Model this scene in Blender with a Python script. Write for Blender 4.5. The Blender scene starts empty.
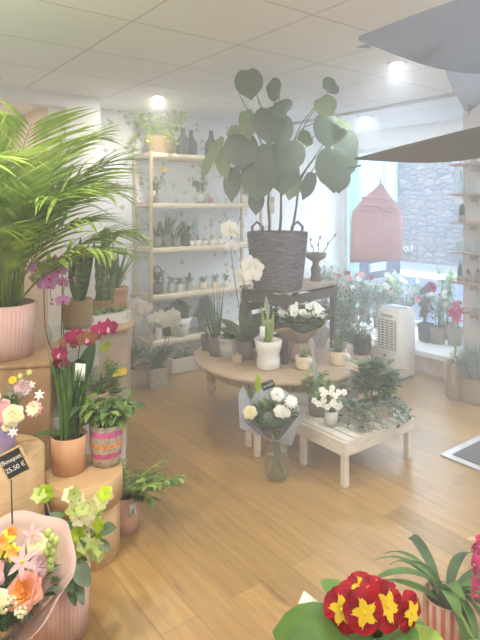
import bpy, math, random
from mathutils import Vector, Matrix, Quaternion
random.seed(7)
R = math.radians
SC = bpy.context.scene
COL = SC.collection

# ---------------------------------------------------------------- camera, world, light, exposure
F = 540.0; H = 1.53; HV = 207.0          # focal length in pixels, eye height, horizon row
cam = bpy.data.cameras.new('camera'); camo = bpy.data.objects.new('camera', cam); COL.objects.link(camo)
cam.sensor_fit = 'VERTICAL'; cam.sensor_height = 24.0; cam.lens = 24.0*F/640.0
cam.shift_y = -(320-HV)/640.0
cam.clip_start = .02; cam.clip_end = 200
camo.location = (0, 0, H); camo.rotation_euler = (R(90), 0, 0)
SC.camera = camo
ROT = math.atan2(.6, .8)                 # the room is turned against the view
def W(u, v, D): return Vector(((u-240)/F*D, D, H-(v-HV)/F*D))
def fl(u, v, z=0.0):
    D = (H-z)*F/(v-HV); return Vector(((u-240)/F*D, D, z))
def room(c, d, z=0.0): return Vector((.8*c-.6*d, .6*c+.8*d, z))

wd = bpy.data.worlds.new('world'); SC.world = wd; wd.use_nodes = True
bgn = wd.node_tree.nodes['Background']; bgn.inputs[0].default_value = (.66, .82, 1, 1); bgn.inputs[1].default_value = 10
SC.view_settings.view_transform = 'Standard'; SC.view_settings.look = 'None'
SC.view_settings.gamma = 1; SC.view_settings.use_curve_mapping = False
SC.view_settings.exposure = 0.78
SC.cycles.use_denoising = True
SC.cycles.max_bounces = 8; SC.cycles.diffuse_bounces = 4; SC.cycles.volume_bounces = 1
SC.cycles.transparent_max_bounces = 12; SC.cycles.sample_clamp_indirect = 6
SC.cycles.caustics_reflective = False; SC.cycles.caustics_refractive = False
HAZE = 0.07
LK = 0.27

def lamp(kind, name, loc, energy, col, size=.1, rot=(0, 0, 0), spot=None):
    l = bpy.data.lights.new(name, kind); l.energy = energy*LK; l.color = col
    if kind == 'AREA': l.size = size; l.shape = 'DISK'
    elif kind == 'SPOT': l.shadow_soft_size = size; l.spot_size = spot or R(140); l.spot_blend = .8
    else: l.shadow_soft_size = size
    o = bpy.data.objects.new(name, l); COL.objects.link(o); o.location = loc; o.rotation_euler = rot
    return o
WARM = (1, .935, .81); NEUT = (.86, .93, 1)

# ---------------------------------------------------------------- materials
MATS = {}
def mat(name, col, rough=.6, col2=None, scale=10, bump=0, metal=0, trans=0, kind='noise', spec=.4, stretch=None, emit=0, obj_coords=True, contrast=(.35, .65)):
    if name in MATS: return MATS[name]
    m = bpy.data.materials.new(name); m.use_nodes = True; MATS[name] = m
    nt = m.node_tree; N = nt.nodes; L = nt.links
    b = N['Principled BSDF']; out = N['Material Output']
    b.inputs['Roughness'].default_value = rough; b.inputs['Metallic'].default_value = metal
    b.inputs['Specular IOR Level'].default_value = spec
    c4 = (*col, 1); b.inputs['Base Color'].default_value = c4
    csock = None
    if col2 is None: col2 = tuple(min(1, x*.78) for x in col)
    tc = N.new('ShaderNodeTexCoord'); mp = N.new('ShaderNodeMapping'); L.new(tc.outputs['Object'], mp.inputs[0])
    if stretch: mp.inputs['Scale'].default_value = stretch
    if kind == 'noise':
        t = N.new('ShaderNodeTexNoise'); t.inputs['Scale'].default_value = scale; t.inputs['Detail'].default_value = 5
    elif kind == 'wave':
        t = N.new('ShaderNodeTexWave'); t.inputs['Scale'].default_value = scale; t.inputs['Distortion'].default_value = 1.5
    elif kind == 'bands':
        t = N.new('ShaderNodeTexWave'); t.inputs['Scale'].default_value = scale; t.bands_direction = 'Z'; t.inputs['Distortion'].default_value = .6
        t.inputs['Detail'].default_value = 2
    elif kind == 'voronoi':
        t = N.new('ShaderNodeTexVoronoi'); t.inputs['Scale'].default_value = scale
    L.new(mp.outputs[0], t.inputs['Vector'])
    fac = t.outputs['Distance'] if kind == 'voronoi' else t.outputs['Fac']
    r = N.new('ShaderNodeValToRGB'); r.color_ramp.elements[0].position = contrast[0]; r.color_ramp.elements[1].position = contrast[1]
    r.color_ramp.elements[0].color = (*col2, 1); r.color_ramp.elements[1].color = c4
    L.new(fac, r.inputs[0]); L.new(r.outputs[0], b.inputs['Base Color']); csock = r.outputs[0]
    if bump:
        bp = N.new('ShaderNodeBump'); bp.inputs['Strength'].default_value = bump; bp.inputs['Distance'].default_value = .004
        L.new(fac, bp.inputs['Height']); L.new(bp.outputs[0], b.inputs['Normal'])
    if emit:
        b.inputs['Emission Color'].default_value = c4; b.inputs['Emission Strength'].default_value = emit
    if trans:
        tr = N.new('ShaderNodeBsdfTranslucent'); L.new(csock, tr.inputs[0])
        mx = N.new('ShaderNodeMixShader'); mx.inputs[0].default_value = trans
        L.new(b.outputs[0], mx.inputs[1]); L.new(tr.outputs[0], mx.inputs[2]); L.new(mx.outputs[0], out.inputs[0])
    return m
def glass(name, tint=(1, 1, 1), gloss=.12, opac=0.0, col=(.8, .85, .85)):
    if name in MATS: return MATS[name]
    m = bpy.data.materials.new(name); m.use_nodes = True; MATS[name] = m
    nt = m.node_tree; N = nt.nodes; L = nt.links; N.remove(N['Principled BSDF']); out = N['Material Output']
    t = N.new('ShaderNodeBsdfTransparent'); t.inputs[0].default_value = (*tint, 1)
    g = N.new('ShaderNodeBsdfGlossy'); g.inputs['Roughness'].default_value = .05
    f = N.new('ShaderNodeLayerWeight'); f.inputs[0].default_value = .5; pw = N.new('ShaderNodeMath'); pw.operation = 'POWER'; pw.inputs[1].default_value = 4
    L.new(f.outputs['Facing'], pw.inputs[0])
    mm = N.new('ShaderNodeMath'); mm.operation = 'MULTIPLY_ADD'; mm.inputs[1].default_value = .7; mm.inputs[2].default_value = .02+gloss*.1
    L.new(pw.outputs[0], mm.inputs[0])
    mx = N.new('ShaderNodeMixShader'); L.new(mm.outputs[0], mx.inputs[0]); L.new(t.outputs[0], mx.inputs[1]); L.new(g.outputs[0], mx.inputs[2])
    last = mx.outputs[0]
    if opac:
        d = N.new('ShaderNodeBsdfDiffuse'); d.inputs[0].default_value = (*col, 1)
        m2 = N.new('ShaderNodeMixShader'); m2.inputs[0].default_value = opac; L.new(last, m2.inputs[1]); L.new(d.outputs[0], m2.inputs[2]); last = m2.outputs[0]
    L.new(last, out.inputs[0]); return m

def leafm(name, col, col2=None, trans=.3, rough=.45, scale=14): return mat(name, col, rough, col2, scale, trans=trans, spec=.35)
G_PALM = leafm('palm_green', (.32, .47, .055), (.12, .23, .025), .4)
G_DARK = leafm('dark_green', (.075, .15, .055), (.04, .09, .035), .2)
G_MID = leafm('mid_green', (.15, .29, .07), (.08, .17, .04), .3)
G_LIGHT = leafm('light_green', (.42, .56, .13), (.24, .38, .07), .4)
G_LIME = leafm('lime_green', (.58, .74, .02), (.34, .52, .01), .45)
G_GREY = leafm('grey_green', (.22, .30, .20), (.14, .20, .13), .3)
G_SILVER = leafm('silver_green', (.42, .50, .42), (.25, .33, .26), .3)
G_SHEET = leafm('sheet_green', (.15, .20, .145), (.11, .155, .11), .25, .4, 4)
G_SHEETL = leafm('pale_sheet_green', (.30, .38, .20), (.20, .28, .13), .4, .4, 4)
G_SNAKE = mat('snake_green', (.17, .25, .10), .45, (.07, .13, .05), 30, contrast=(.4, .6), stretch=(1, 1, 2.5))
STEM = mat('stem_green', (.20, .26, .09), .6); STEMB = mat('stem_brown', (.14, .10, .06), .7); STEMD = mat('stem_dark', (.09, .10, .05), .6)
SOIL = mat('soil', (.07, .05, .035), .95, (.03, .02, .015), 60, bump=.6)
P_WHITE = leafm('petal_white', (.96, .95, .91), (.90, .89, .82), .2)
P_CREAM = leafm('petal_cream', (.92, .87, .62), (.82, .76, .45), .3)
P_PINK = leafm('petal_pink', (.88, .52, .52), (.80, .40, .42), .3)
P_LILAC = leafm('petal_lilac', (.70, .38, .66), (.55, .22, .50), .35)
P_CRIM = leafm('petal_crimson', (.50, .03, .15), (.30, .01, .08), .25)
P_BRONZE = leafm('petal_bronze', (.42, .20, .10), (.28, .10, .06), .3)
P_RED = leafm('petal_red', (.50, .006, .02), (.22, .002, .012), .2, .6, 60)
P_YEL = leafm('petal_yellow', (.95, .75, .05), (.9, .6, .02), .25)
P_MAG = leafm('petal_magenta', (.75, .05, .28), (.55, .03, .2), .3)
P_ORANGE = leafm('petal_orange', (.92, .42, .08), (.85, .30, .05), .3)
P_PEACH = leafm('petal_peach', (.90, .50, .36), (.82, .36, .26), .3)
P_MAUVE = leafm('petal_mauve', (.72, .52, .52), (.6, .4, .42), .3)
P_GREEN = leafm('petal_green', (.66, .74, .28), (.45, .6, .14), .35)
P_LIP = mat('orchid_lip', (.62, .05, .3), .5)
TERRA = mat('terracotta', (.66, .37, .20), .75, (.58, .31, .16), 6, bump=.1)
PINKTERRA = mat('pale_terracotta', (.68, .42, .32), .8, (.6, .35, .26), 8)
PINKPOT = mat('pink_ribbed', (.70, .47, .42), .6, (.62, .38, .34), 5)
LAV = mat('lavender_glaze', (.42, .33, .58), .4, (.36, .28, .52), 5)
WOODB = mat('beech_ply', (.62, .42, .22), .55, (.53, .34, .17), 3, stretch=(1, 1, 12), bump=.05)
WOODP = mat('plinth_wood', (.46, .28, .15), .6, (.37, .21, .11), 4, stretch=(10, 10, 1.2), bump=.1)
WOODT = mat('table_wood', (.52, .38, .26), .45, (.42, .30, .20), 5, stretch=(2, 14, 2), bump=.1)
WOODD = mat('dark_wood', (.13, .10, .09), .7, (.08, .06, .05), 8, stretch=(1, 1, 10), bump=.2)
WOODW = mat('white_wood', (.74, .70, .62), .6, (.64, .59, .50), 7, stretch=(1.5, 1.5, 6), bump=.12)
CREAMW = mat('cream_wood', (.80, .74, .58), .55, (.72, .65, .48), 6)
BRASS = mat('pale_gold', (.62, .50, .32), .4, metal=.35)
WHITE = mat('white_ceramic', (.82, .80, .76), .35, (.76, .74, .70), 5)
CREAM = mat('cream_ceramic', (.80, .70, .52), .5, (.70, .60, .42), 9)
GREYP = mat('grey_planter', (.22, .20, .19), .7, (.16, .15, .14), 12, bump=.2)
GREYW = mat('pale_grey_paint', (.60, .60, .57), .6, (.52, .52, .49), 5, stretch=(1, 1, 8))
BLACK = mat('black_pot', (.035, .035, .04), .45)
DARKGL = mat('dark_bottle_glass', (.035, .045, .045), .15, spec=.6)
GREENP = mat('sage_pot', (.42, .50, .42), .5)
WICK = mat('wicker_straw', (.56, .40, .20), .8, (.33, .22, .10), 60, kind='bands', bump=.8, contrast=(.2, .8))
WICKD = mat('wicker_dark', (.19, .165, .19), .7, (.05, .045, .055), 34, bump=.6, stretch=(.5, .5, 3))
WICKG = mat('wicker_grey', (.42, .36, .30), .8, (.22, .18, .14), 50, kind='bands', bump=.8, contrast=(.2, .8))
PAPER = mat('paper_tag', (.82, .82, .78), .7)
KRAFT = mat('kraft_paper', (.52, .36, .25), .7, (.44, .30, .20), 6, trans=.15)
PPINK = mat('pink_paper', (.80, .62, .55), .5, (.72, .54, .47), 5, trans=.45)
PGREY = mat('lilac_grey_paper', (.50, .50, .56), .55, (.42, .42, .48), 5, trans=.35)
SLATE = mat('chalkboard', (.03, .032, .032), .7)
CHALK = mat('chalk', (.85, .85, .82), .9)
GLASS = glass('clear_glass', (.98, .99, .99), .15, .02)
GLASSB = glass('bluish_glass', (.78, .88, .88), .3, .18, (.6, .72, .72))
PANE = glass('window_glass', (.97, .99, 1), .05)
CELLO = glass('cellophane', (.95, .96, .98), .5, .15, (.85, .85, .88))

# ---------------------------------------------------------------- mesh builder
UP = Vector((0, 0, 1))
def perp(d):
    a = Vector((1, 0, 0)) if abs(d.x) < .8 else Vector((0, 1, 0))
    return d.cross(a).normalized()
class MB:
    def __init__(s): s.v = []; s.f = []; s.m = []; s.mats = []
    def mi(s, m):
        if m not in s.mats: s.mats.append(m)
        return s.mats.index(m)
    def add(s, vs, fs, m):
        o = len(s.v); k = s.mi(m); s.v += [tuple(x) for x in vs]
        for f in fs: s.f.append(tuple(i+o for i in f)); s.m.append(k)
    def box(s, c, size, m, rz=0, rot=None, taper=1.0, bev=0):
        c = Vector(c); q = rot or Matrix.Rotation(rz, 3, 'Z'); x, y, z = [t/2 for t in size]
        if bev:
            b = min(bev, x*.45, y*.45, z*.45); vs = []; fs = []
            # chamfered vertical + horizontal edges: stacked octagons
            def ring(zz, ins):
                X = x-ins; Y = y-ins
                return [(X, Y-b, zz), (X-b, Y, zz), (-X+b, Y, zz), (-X, Y-b, zz), (-X, -Y+b, zz), (-X+b, -Y, zz), (X-b, -Y, zz), (X, -Y+b, zz)]
            for zz, ins in ((-z, b*.7), (-z+b, 0), (z-b, 0), (z, b*.7)): vs += ring(zz, ins)
            for k in range(3):
                for i in range(8): a = k*8+i; a2 = k*8+(i+1) % 8; fs.append((a, a2, a2+8, a+8))
            fs.append(tuple(range(7, -1, -1))); fs.append(tuple(range(24, 32)))
            s.add([q @ Vector(p)+c for p in vs], fs, m); return
        vs = []
        for zz, k in ((-z, taper), (z, 1.0)):
            for a, b in ((-x, -y), (x, -y), (x, y), (-x, y)): vs.append(q @ Vector((a*k, b*k, zz))+c)
        s.add(vs, [(3, 2, 1, 0), (4, 5, 6, 7), (0, 1, 5, 4), (1, 2, 6, 5), (2, 3, 7, 6), (3, 0, 4, 7)], m)
    def lathe(s, prof, m, c=(0, 0, 0), seg=24, ribs=0, amp=0, axis=None, cap=True, sx=1, sy=1, jit=0):
        c = Vector(c); vs = []; fs = []
        q = axis.to_track_quat('Z', 'Y') if axis is not None else None
        for r, z in prof:
            for i in range(seg):
                a = 2*math.pi*i/seg; rr = r*(1+(amp*math.cos(ribs*a) if ribs else 0))+(random.uniform(-jit, jit) if jit else 0)
                p = Vector((rr*math.cos(a)*sx, rr*math.sin(a)*sy, z))
                if q: p = q @ p
                vs.append(p+c)
        n = len(prof)
        for k in range(n-1):
            for i in range(seg): a = k*seg+i; b = k*seg+(i+1) % seg; fs.append((a, b, b+seg, a+seg))
        if cap:
            fs.append(tuple(range(seg-1, -1, -1))); fs.append(tuple((n-1)*seg+i for i in range(seg)))
        s.add(vs, fs, m)
    def tube(s, pts, r, m, seg=6, r2=None):
        pts = [Vector(p) for p in pts]; n = len(pts); vs = []; fs = []
        d0 = (pts[1]-pts[0]).normalized(); nrm = perp(d0)
        for i, p in enumerate(pts):
            d = (pts[min(i+1, n-1)]-pts[max(i-1, 0)]); d = d.normalized() if d.length > 1e-9 else d0
            nrm = (nrm-d*nrm.dot(d)); nrm = nrm.normalized() if nrm.length > 1e-6 else perp(d)
            b = d.cross(nrm); rr = r if r2 is None else r+(r2-r)*i/(n-1)
            for k in range(seg):
                a = 2*math.pi*k/seg; vs.append(p+(nrm*math.cos(a)+b*math.sin(a))*rr)
        for i in range(n-1):
            for k in range(seg): a = i*seg+k; b = i*seg+(k+1) % seg; fs.append((a, b, b+seg, a+seg))
        fs.append(tuple(range(seg-1, -1, -1))); fs.append(tuple((n-1)*seg+k for k in range(seg)))
        s.add(vs, fs, m)
    def ball(s, c, r, m, seg=10, rings=6, sz=1, jit=0):
        prof = []
        for i in range(rings+1):
            a = -math.pi/2+math.pi*i/rings; prof.append((max(r*math.cos(a), r*.02), r*sz*math.sin(a)))
        s.lathe(prof, m, c, seg, jit=jit)
    def leaf(s, p, d, n, L, w, m, shape='lance', bend=.6, fold=.12, seg=5, twist=0):
        p = Vector(p); d = Vector(d).normalized(); n = Vector(n)
        n = n-d*n.dot(d); n = n.normalized() if n.length > 1e-4 else perp(d)
        vs = []; st = L/seg
        for i in range(seg+1):
            t = i/seg
            if shape == 'lance': k = math.sin(math.pi*min(1, t**.75*.97+.015))
            elif shape == 'oval': k = max(.05, math.sin(math.pi*min(1, t*.96+.02)))**.65
            elif shape == 'strap': k = min(1, .55+t*1.5)*max(0.03, 1-t**3.5)
            elif shape == 'obov': k = max(.08, math.sin(math.pi*min(1, t**1.5*.95+.02)))**.75
            elif shape == 'heart': k = (max(0, 1-t))**.62*min(1, .55+t*3)*1.05+.02
            else: k = 1-t*.97
            side = d.cross(n)
            hw = w*k/2; lift = n*(fold*hw*2)
            vs += [p-side*hw+lift, p.copy(), p+side*hw+lift]
            q = Quaternion(side, -bend/seg); d = (q @ d).normalized(); n = (q @ n).normalized()
            if twist: q = Quaternion(d, twist/seg); n = q @ n
            p = p+d*st
        fs = []
        for i in range(seg): a = i*3; fs += [(a, a+1, a+4, a+3), (a+1, a+2, a+5, a+4)]
        s.add(vs, fs, m); return p
    def disc(s, c, n, up, rx, ry, m, heart=.25, cup=.12, seg=16, tip=.25):
        # rounded, slightly heart-shaped leaf blade around c, facing n, its tip along -up
        c = Vector(c); n = Vector(n).normalized(); up = Vector(up); up = (up-n*up.dot(n)).normalized(); sd = up.cross(n)
        vs = [c+up*ry*.45]
        for ring, k in ((0, .5), (1, 1.0)):
            for i in range(seg):
                a = 2*math.pi*i/seg; x = math.sin(a)*rx; y = math.cos(a)*ry
                e = abs(((a+math.pi) % (2*math.pi))-math.pi)      # 0 at the stalk end
                if e < .5: y -= ry*heart*(1-e/.5)
                if e > math.pi-.35: y -= ry*tip*(1-(math.pi-e)/.35)
                vs.append(c+up*ry*.45*(1-k)+sd*x*k+up*y*k-n*cup*rx*(k*k)+n*random.uniform(-1, 1)*.012*rx)
        fs = []
        for i in range(seg):
            j = (i+1) % seg; fs += [(0, 1+i, 1+j), (1+i, 1+seg+i, 1+seg+j, 1+j)]
        s.add(vs, fs, m)
    def petals(s, c, n, k, L, w, m, cup=.5, phase=0, shape='oval', bend=.5, seg=3, r0=0):
        n = Vector(n).normalized(); a = perp(n); b = n.cross(a)
        for i in range(k):
            t = phase+2*math.pi*i/k; o = a*math.cos(t)+b*math.sin(t)
            d = o*math.cos(cup)+n*math.sin(cup)
            s.leaf(Vector(c)+o*r0, d, n*math.cos(cup)-o*math.sin(cup), L, w, m, shape, bend, .08, seg)
    def rose(s, c, n, r, m, m2=None):
        n = Vector(n).normalized(); c = Vector(c)
        s.ball(c-n*r*.05, r*.2, m2 or m, 8, 5)
        for i, (cup, L, k) in enumerate(((1.5, .50, 3), (1.3, .62, 4), (1.05, .74, 5), (.8, .86, 5), (.5, .96, 6), (.2, 1.05, 6))):
            s.petals(c-n*r*.35, n, k, r*L, r*(.55+.07*i), (m2 or m) if i < 3 else m, cup, i*.9, 'obov', .55, 4)
    def build(s, name, parent=None, smooth=True, loc=None, rz=None, solid=0, sub=0):
        me = bpy.data.meshes.new(name); me.from_pydata(s.v, [], s.f); me.update()
        for m in s.mats: me.materials.append(m)
        me.polygons.foreach_set('material_index', s.m)
        if smooth:
            me.polygons.foreach_set('use_smooth', [len(f) < 6 for f in s.f])
        o = bpy.data.objects.new(name, me); COL.objects.link(o)
        if parent: o.parent = parent
        if loc is not None: o.location = loc
        if rz is not None: o.rotation_euler.z = rz
        if solid: md = o.modifiers.new('t', 'SOLIDIFY'); md.thickness = solid; md.offset = 0
        if sub: md = o.modifiers.new('s', 'SUBSURF'); md.levels = sub; md.render_levels = sub
        return o
def flat(o):
    o.data.polygons.foreach_set('use_smooth', [False]*len(o.data.polygons)); return o
def tag(o, label=None, cat=None, group=None, kind=None):
    if label: o['label'] = label
    if cat: o['category'] = cat
    if group: o['group'] = group
    if kind: o['kind'] = kind
    return o
def thing(name, label, cat, loc, rz=0, group=None):
    o = bpy.data.objects.new(name, None); COL.objects.link(o); o.location = loc; o.rotation_euler.z = rz
    o.empty_display_size = .05
    return tag(o, label, cat, group)
def struct(o): o['kind'] = 'structure'; return o
def copy_tree(o, parent=None):
    c = o.copy(); COL.objects.link(c); c.parent = parent
    for ch in list(o.children): copy_tree(ch, c)
    return c
def text(name, body, size, m, parent, loc, rot, ext=.0005, align='CENTER'):
    cu = bpy.data.curves.new(name, 'FONT'); cu.body = body; cu.size = size; cu.extrude = ext; cu.align_x = align; cu.align_y = 'CENTER'
    tmp = bpy.data.objects.new('tmp', cu); COL.objects.link(tmp); bpy.context.view_layer.update()
    me = bpy.data.meshes.new_from_object(tmp.evaluated_get(bpy.context.evaluated_depsgraph_get())); me.name = name
    bpy.data.objects.remove(tmp); me.materials.clear(); me.materials.append(m)
    o = bpy.data.objects.new(name, me); COL.objects.link(o); o.parent = parent; o.location = loc; o.rotation_euler = rot
    return o
rnd = random.uniform
def rdir(zmin=-.2, zmax=1):
    a = rnd(0, 2*math.pi); z = rnd(zmin, zmax); r = math.sqrt(max(0, 1-z*z)); return Vector((r*math.cos(a), r*math.sin(a), z))

# ---------------------------------------------------------------- plant parts
def pot(parent, rb, rt, h, m, name='pot', ribs=0, amp=0, seg=28, lip=0, bulge=0, soil=True, wall=.006):
    b = MB(); n = 6 if bulge else 2; pr = []
    for i in range(n+1):
        t = i/n; pr.append((rb+(rt-rb)*t+bulge*math.sin(math.pi*t), h*t))
    if lip: pr = pr[:-1]+[(rb+(rt-rb)*.82, h*.82), (rt+lip, h*.83), (rt+lip, h)]
    pr += [(rt-wall, h), (rt-wall-.002, h*.86), (.003, h*.85)]
    if ribs: seg = ribs*4
    b.lathe(pr, m, seg=seg, ribs=ribs, amp=amp); o = b.build(name, parent)
    if soil:
        s = MB(); s.lathe([(rt-wall-.003, h*.855), (rt*.6, h*.9), (.004, h*.91)], SOIL, seg=16, cap=False); s.build('soil', parent)
    return o
def shrub(parent, z0, rx, ry, h, n, L, w, mats, name='foliage', shape='lance', stem=STEM, stems=6, up=.5, bend=.6, base=.02, dense=.5):
    b = MB(); tops = []
    for i in range(stems):
        a = rnd(0, 6.28); q = rnd(.2, .95)
        top = Vector((math.cos(a)*rx*q, math.sin(a)*ry*q, z0+h*rnd(.6, 1)))
        mid = Vector((top.x*.35, top.y*.35, z0+h*.4)); p0 = Vector((math.cos(a)*base, math.sin(a)*base, z0-.01))
        b.tube([p0, mid, top], .0035, stem, 5, .0015); tops.append((p0, mid, top))
    for i in range(n):
        p0, mid, top = random.choice(tops); t = rnd(dense*.5, 1)
        p = (p0.lerp(mid, t*2) if t < .5 else mid.lerp(top, t*2-1))
        a = rnd(0, 6.28); d = Vector((math.cos(a), math.sin(a), rnd(-.2, 1)*up*2)).normalized()
        out = Vector((p.x, p.y, 0)); d = (d+out.normalized()*.5 if out.length > .001 else d).normalized()
        b.leaf(p+d*.004, d, UP, L*rnd(.65, 1.15), w*rnd(.7, 1.15), random.choice(mats), shape, bend*rnd(.3, 1.4), .1, 4)
    return b.build(name, parent), [t[2] for t in tops]
def straps(parent, z0, n, L, w, m, spread=.35, bend=.5, name='foliage', shape='strap', r0=.02, seg=6, var=.3, twist=0):
    b = MB(); ms = m if isinstance(m, list) else [m]
    for i in range(n):
        a = 6.283*i/n*2.4+rnd(-.3, .3); o = Vector((math.cos(a), math.sin(a), 0)); sp = spread*rnd(.3, 1.3)
        b.leaf(o*r0*rnd(.2, 1)+Vector((0, 0, z0)), o*math.sin(sp)+UP*math.cos(sp), UP*math.sin(sp)-o*math.cos(sp)*1, L*rnd(1-var, 1), w*rnd(.8, 1.1), random.choice(ms), shape, bend*rnd(.3, 1.2), .1, seg, twist*rnd(-1, 1))
    return b.build(name, parent)
def orchid_flower(parent, c, n, r, m, lip=P_LIP, name='flower'):
    b = MB(); n = Vector(n).normalized()
    sd = UP.cross(n).normalized(); up = n.cross(sd)
    c = Vector(c)
    for a in (90, 215, 325):
        o = sd*math.cos(R(a))+up*math.sin(R(a)); b.leaf(c, o+n*.15, n, r, r*.62, m, 'oval', .25, .05, 3)
    for a in (12, 168):
        o = sd*math.cos(R(a))+up*math.sin(R(a)); b.leaf(c+n*.003, o+n*.2, n, r*1.08, r*1.1, m, 'oval', .3, .05, 4)
    b.leaf(c+n*.004, -up+n*.7, n+up*.5, r*.5, r*.4, lip, 'oval', .6, .2, 3)
    b.ball(c+n*r*.12, r*.12, P_YEL if lip is P_LIP else lip, 6, 4)
    return b.build(name, parent)
def orchid(name, label, loc, potf, stems, fm, fr, leaves=5, leafL=.2, leafw=.07, z0=.1, lip=P_LIP, lm=None, face=(0.1, -1, -.1), fm2=None, cat='orchid', group=None):
    t = thing(name, label, cat, loc, 0, group); potf(t)
    b = MB()
    for i in range(leaves):
        a = 6.283*i/leaves+rnd(-.3, .3); o = Vector((math.cos(a), math.sin(a), 0)); el = rnd(.6, 1.4)
        b.leaf(o*.01+UP*z0, o*math.cos(el)+UP*math.sin(el), UP*math.cos(el)-o*math.sin(el), leafL*rnd(.75, 1.1), leafw, lm or G_MID, 'oval', rnd(.2, .65), .12, 6)
    b.build('foliage', t)
    for pts, nf in stems:      # local control points of the arching stem, flowers along its last part
        P = [Vector(p) for p in pts]; s = MB(); sm = []
        for i in range(len(P)-1):
            for k in range(4):
                q0 = P[max(i-1, 0)]; q1 = P[i]; q2 = P[i+1]; q3 = P[min(i+2, len(P)-1)]; u = k/4
                sm.append(.5*((2*q1)+(-q0+q2)*u+(2*q0-5*q1+4*q2-q3)*u*u+(-q0+3*q1-3*q2+q3)*u**3))
        sm.append(P[-1]); s.tube(sm, .0032, STEMD, 5, .0018)
        for k in range(3):
            q = sm[-1]+Vector((rnd(-.02, .02), -.005, rnd(-.02, .01))); s.ball(q, .006, fm, 6, 4, 1.3)
        st = s.build('flower_stem', t)
        m = len(sm)
        for k in range(nf):
            q = sm[int(m*.52)+int((m*.46)*k/max(1, nf))]
            n = Vector(face)+Vector((rnd(-.5, .5), 0, rnd(-.2, .3)))
            orchid_flower(t, q+Vector((rnd(-.012, .012), -fr*.35, rnd(-.02, .01))), n, fr*rnd(.85, 1.1), (fm2 if fm2 and k % 3 == 1 else fm), lip)
    return t
def stick_tag(parent, loc, w=.03, h=.045, rz=0, tilt=-.3, m=PAPER, name='price_tag'):
    b = MB(); q = Matrix.Rotation(rz, 3, 'Z') @ Matrix.Rotation(tilt, 3, 'X')
    b.box(Vector(loc), (w, .0015, h), m, rot=q)
    b.tube([Vector(loc)+q @ Vector((0, .002, -h*.4)), Vector(loc)+q @ Vector((0, .002, -h*1.3))], .0012, m, 5)
    return b.build(name, parent)

# ================================================================ THE SETTING
HC = 2.45; CL, CR, DB, DF = -.8, 5.2, -2.2, 4.81
def rbox(b, c0, c1, d0, d1, z0, z1, m): b.box(((c0+c1)/2, (d0+d1)/2, (z0+z1)/2), (c1-c0, d1-d0, z1-z0), m)
def nodes_mat(name):
    m = bpy.data.materials.new(name); m.use_nodes = True; return m, m.node_tree.nodes, m.node_tree.links
# oak plank floor
fm, N, L = nodes_mat('oak_planks'); bs = N['Principled BSDF']
tc = N.new('ShaderNodeTexCoord'); mp = N.new('ShaderNodeMapping'); L.new(tc.outputs['Object'], mp.inputs[0]); mp.inputs['Rotation'].default_value = (0, 0, R(90))
br = N.new('ShaderNodeTexBrick'); L.new(mp.outputs[0], br.inputs[0]); br.inputs['Scale'].default_value = 1
br.inputs['Brick Width'].default_value = 1.25; br.inputs['Row Height'].default_value = .155; br.inputs['Mortar Size'].default_value = .002; br.inputs['Mortar Smooth'].default_value = .4
br.offset = .37
br.inputs['Color1'].default_value = (.47, .285, .10, 1); br.inputs['Color2'].default_value = (.34, .20, .065, 1); br.inputs['Mortar'].default_value = (.24, .15, .07, 1)
m2 = N.new('ShaderNodeMapping'); L.new(tc.outputs['Object'], m2.inputs[0]); m2.inputs['Scale'].default_value = (22, 1.8, 1)
no = N.new('ShaderNodeTexNoise'); no.inputs['Scale'].default_value = 1.6; no.inputs['Detail'].default_value = 6; no.inputs['Distortion'].default_value = .6; L.new(m2.outputs[0], no.inputs[0])
rp = N.new('ShaderNodeValToRGB'); rp.color_ramp.elements[0].position = .3; rp.color_ramp.elements[1].position = .7
rp.color_ramp.elements[0].color = (.70, .66, .60, 1); rp.color_ramp.elements[1].color = (1.05, 1.05, 1.05, 1); L.new(no.outputs['Fac'], rp.inputs[0])
mx = N.new('ShaderNodeMixRGB'); mx.blend_type = 'MULTIPLY'; mx.inputs[0].default_value = .75; L.new(br.outputs['Color'], mx.inputs[1]); L.new(rp.outputs[0], mx.inputs[2])
n3 = N.new('ShaderNodeTexNoise'); n3.inputs['Scale'].default_value = 5; n3.inputs['Detail'].default_value = 3; m3 = N.new('ShaderNodeMapping'); m3.inputs['Scale'].default_value = (2.2, .8, 1)
L.new(tc.outputs['Object'], m3.inputs[0]); L.new(m3.outputs[0], n3.inputs[0])
r3 = N.new('ShaderNodeValToRGB'); r3.color_ramp.elements[0].position = .27; r3.color_ramp.elements[1].position = .36; r3.color_ramp.elements[0].color = (.62, .52, .42, 1); r3.color_ramp.elements[1].color = (1, 1, 1, 1)
L.new(n3.outputs['Fac'], r3.inputs[0]); mxx = N.new('ShaderNodeMixRGB'); mxx.blend_type = 'MULTIPLY'; mxx.inputs[0].default_value = .8
L.new(mx.outputs[0], mxx.inputs[1]); L.new(r3.outputs[0], mxx.inputs[2]); L.new(mxx.outputs[0], bs.inputs['Base Color'])
bs.inputs['Roughness'].default_value = .34; bs.inputs['Specular IOR Level'].default_value = .5
b = MB(); rbox(b, CL-.1, CR+.1, DB-.1, DF+1.3, -.1, 0, fm); struct(b.build('floor', smooth=False, rz=ROT))
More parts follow.
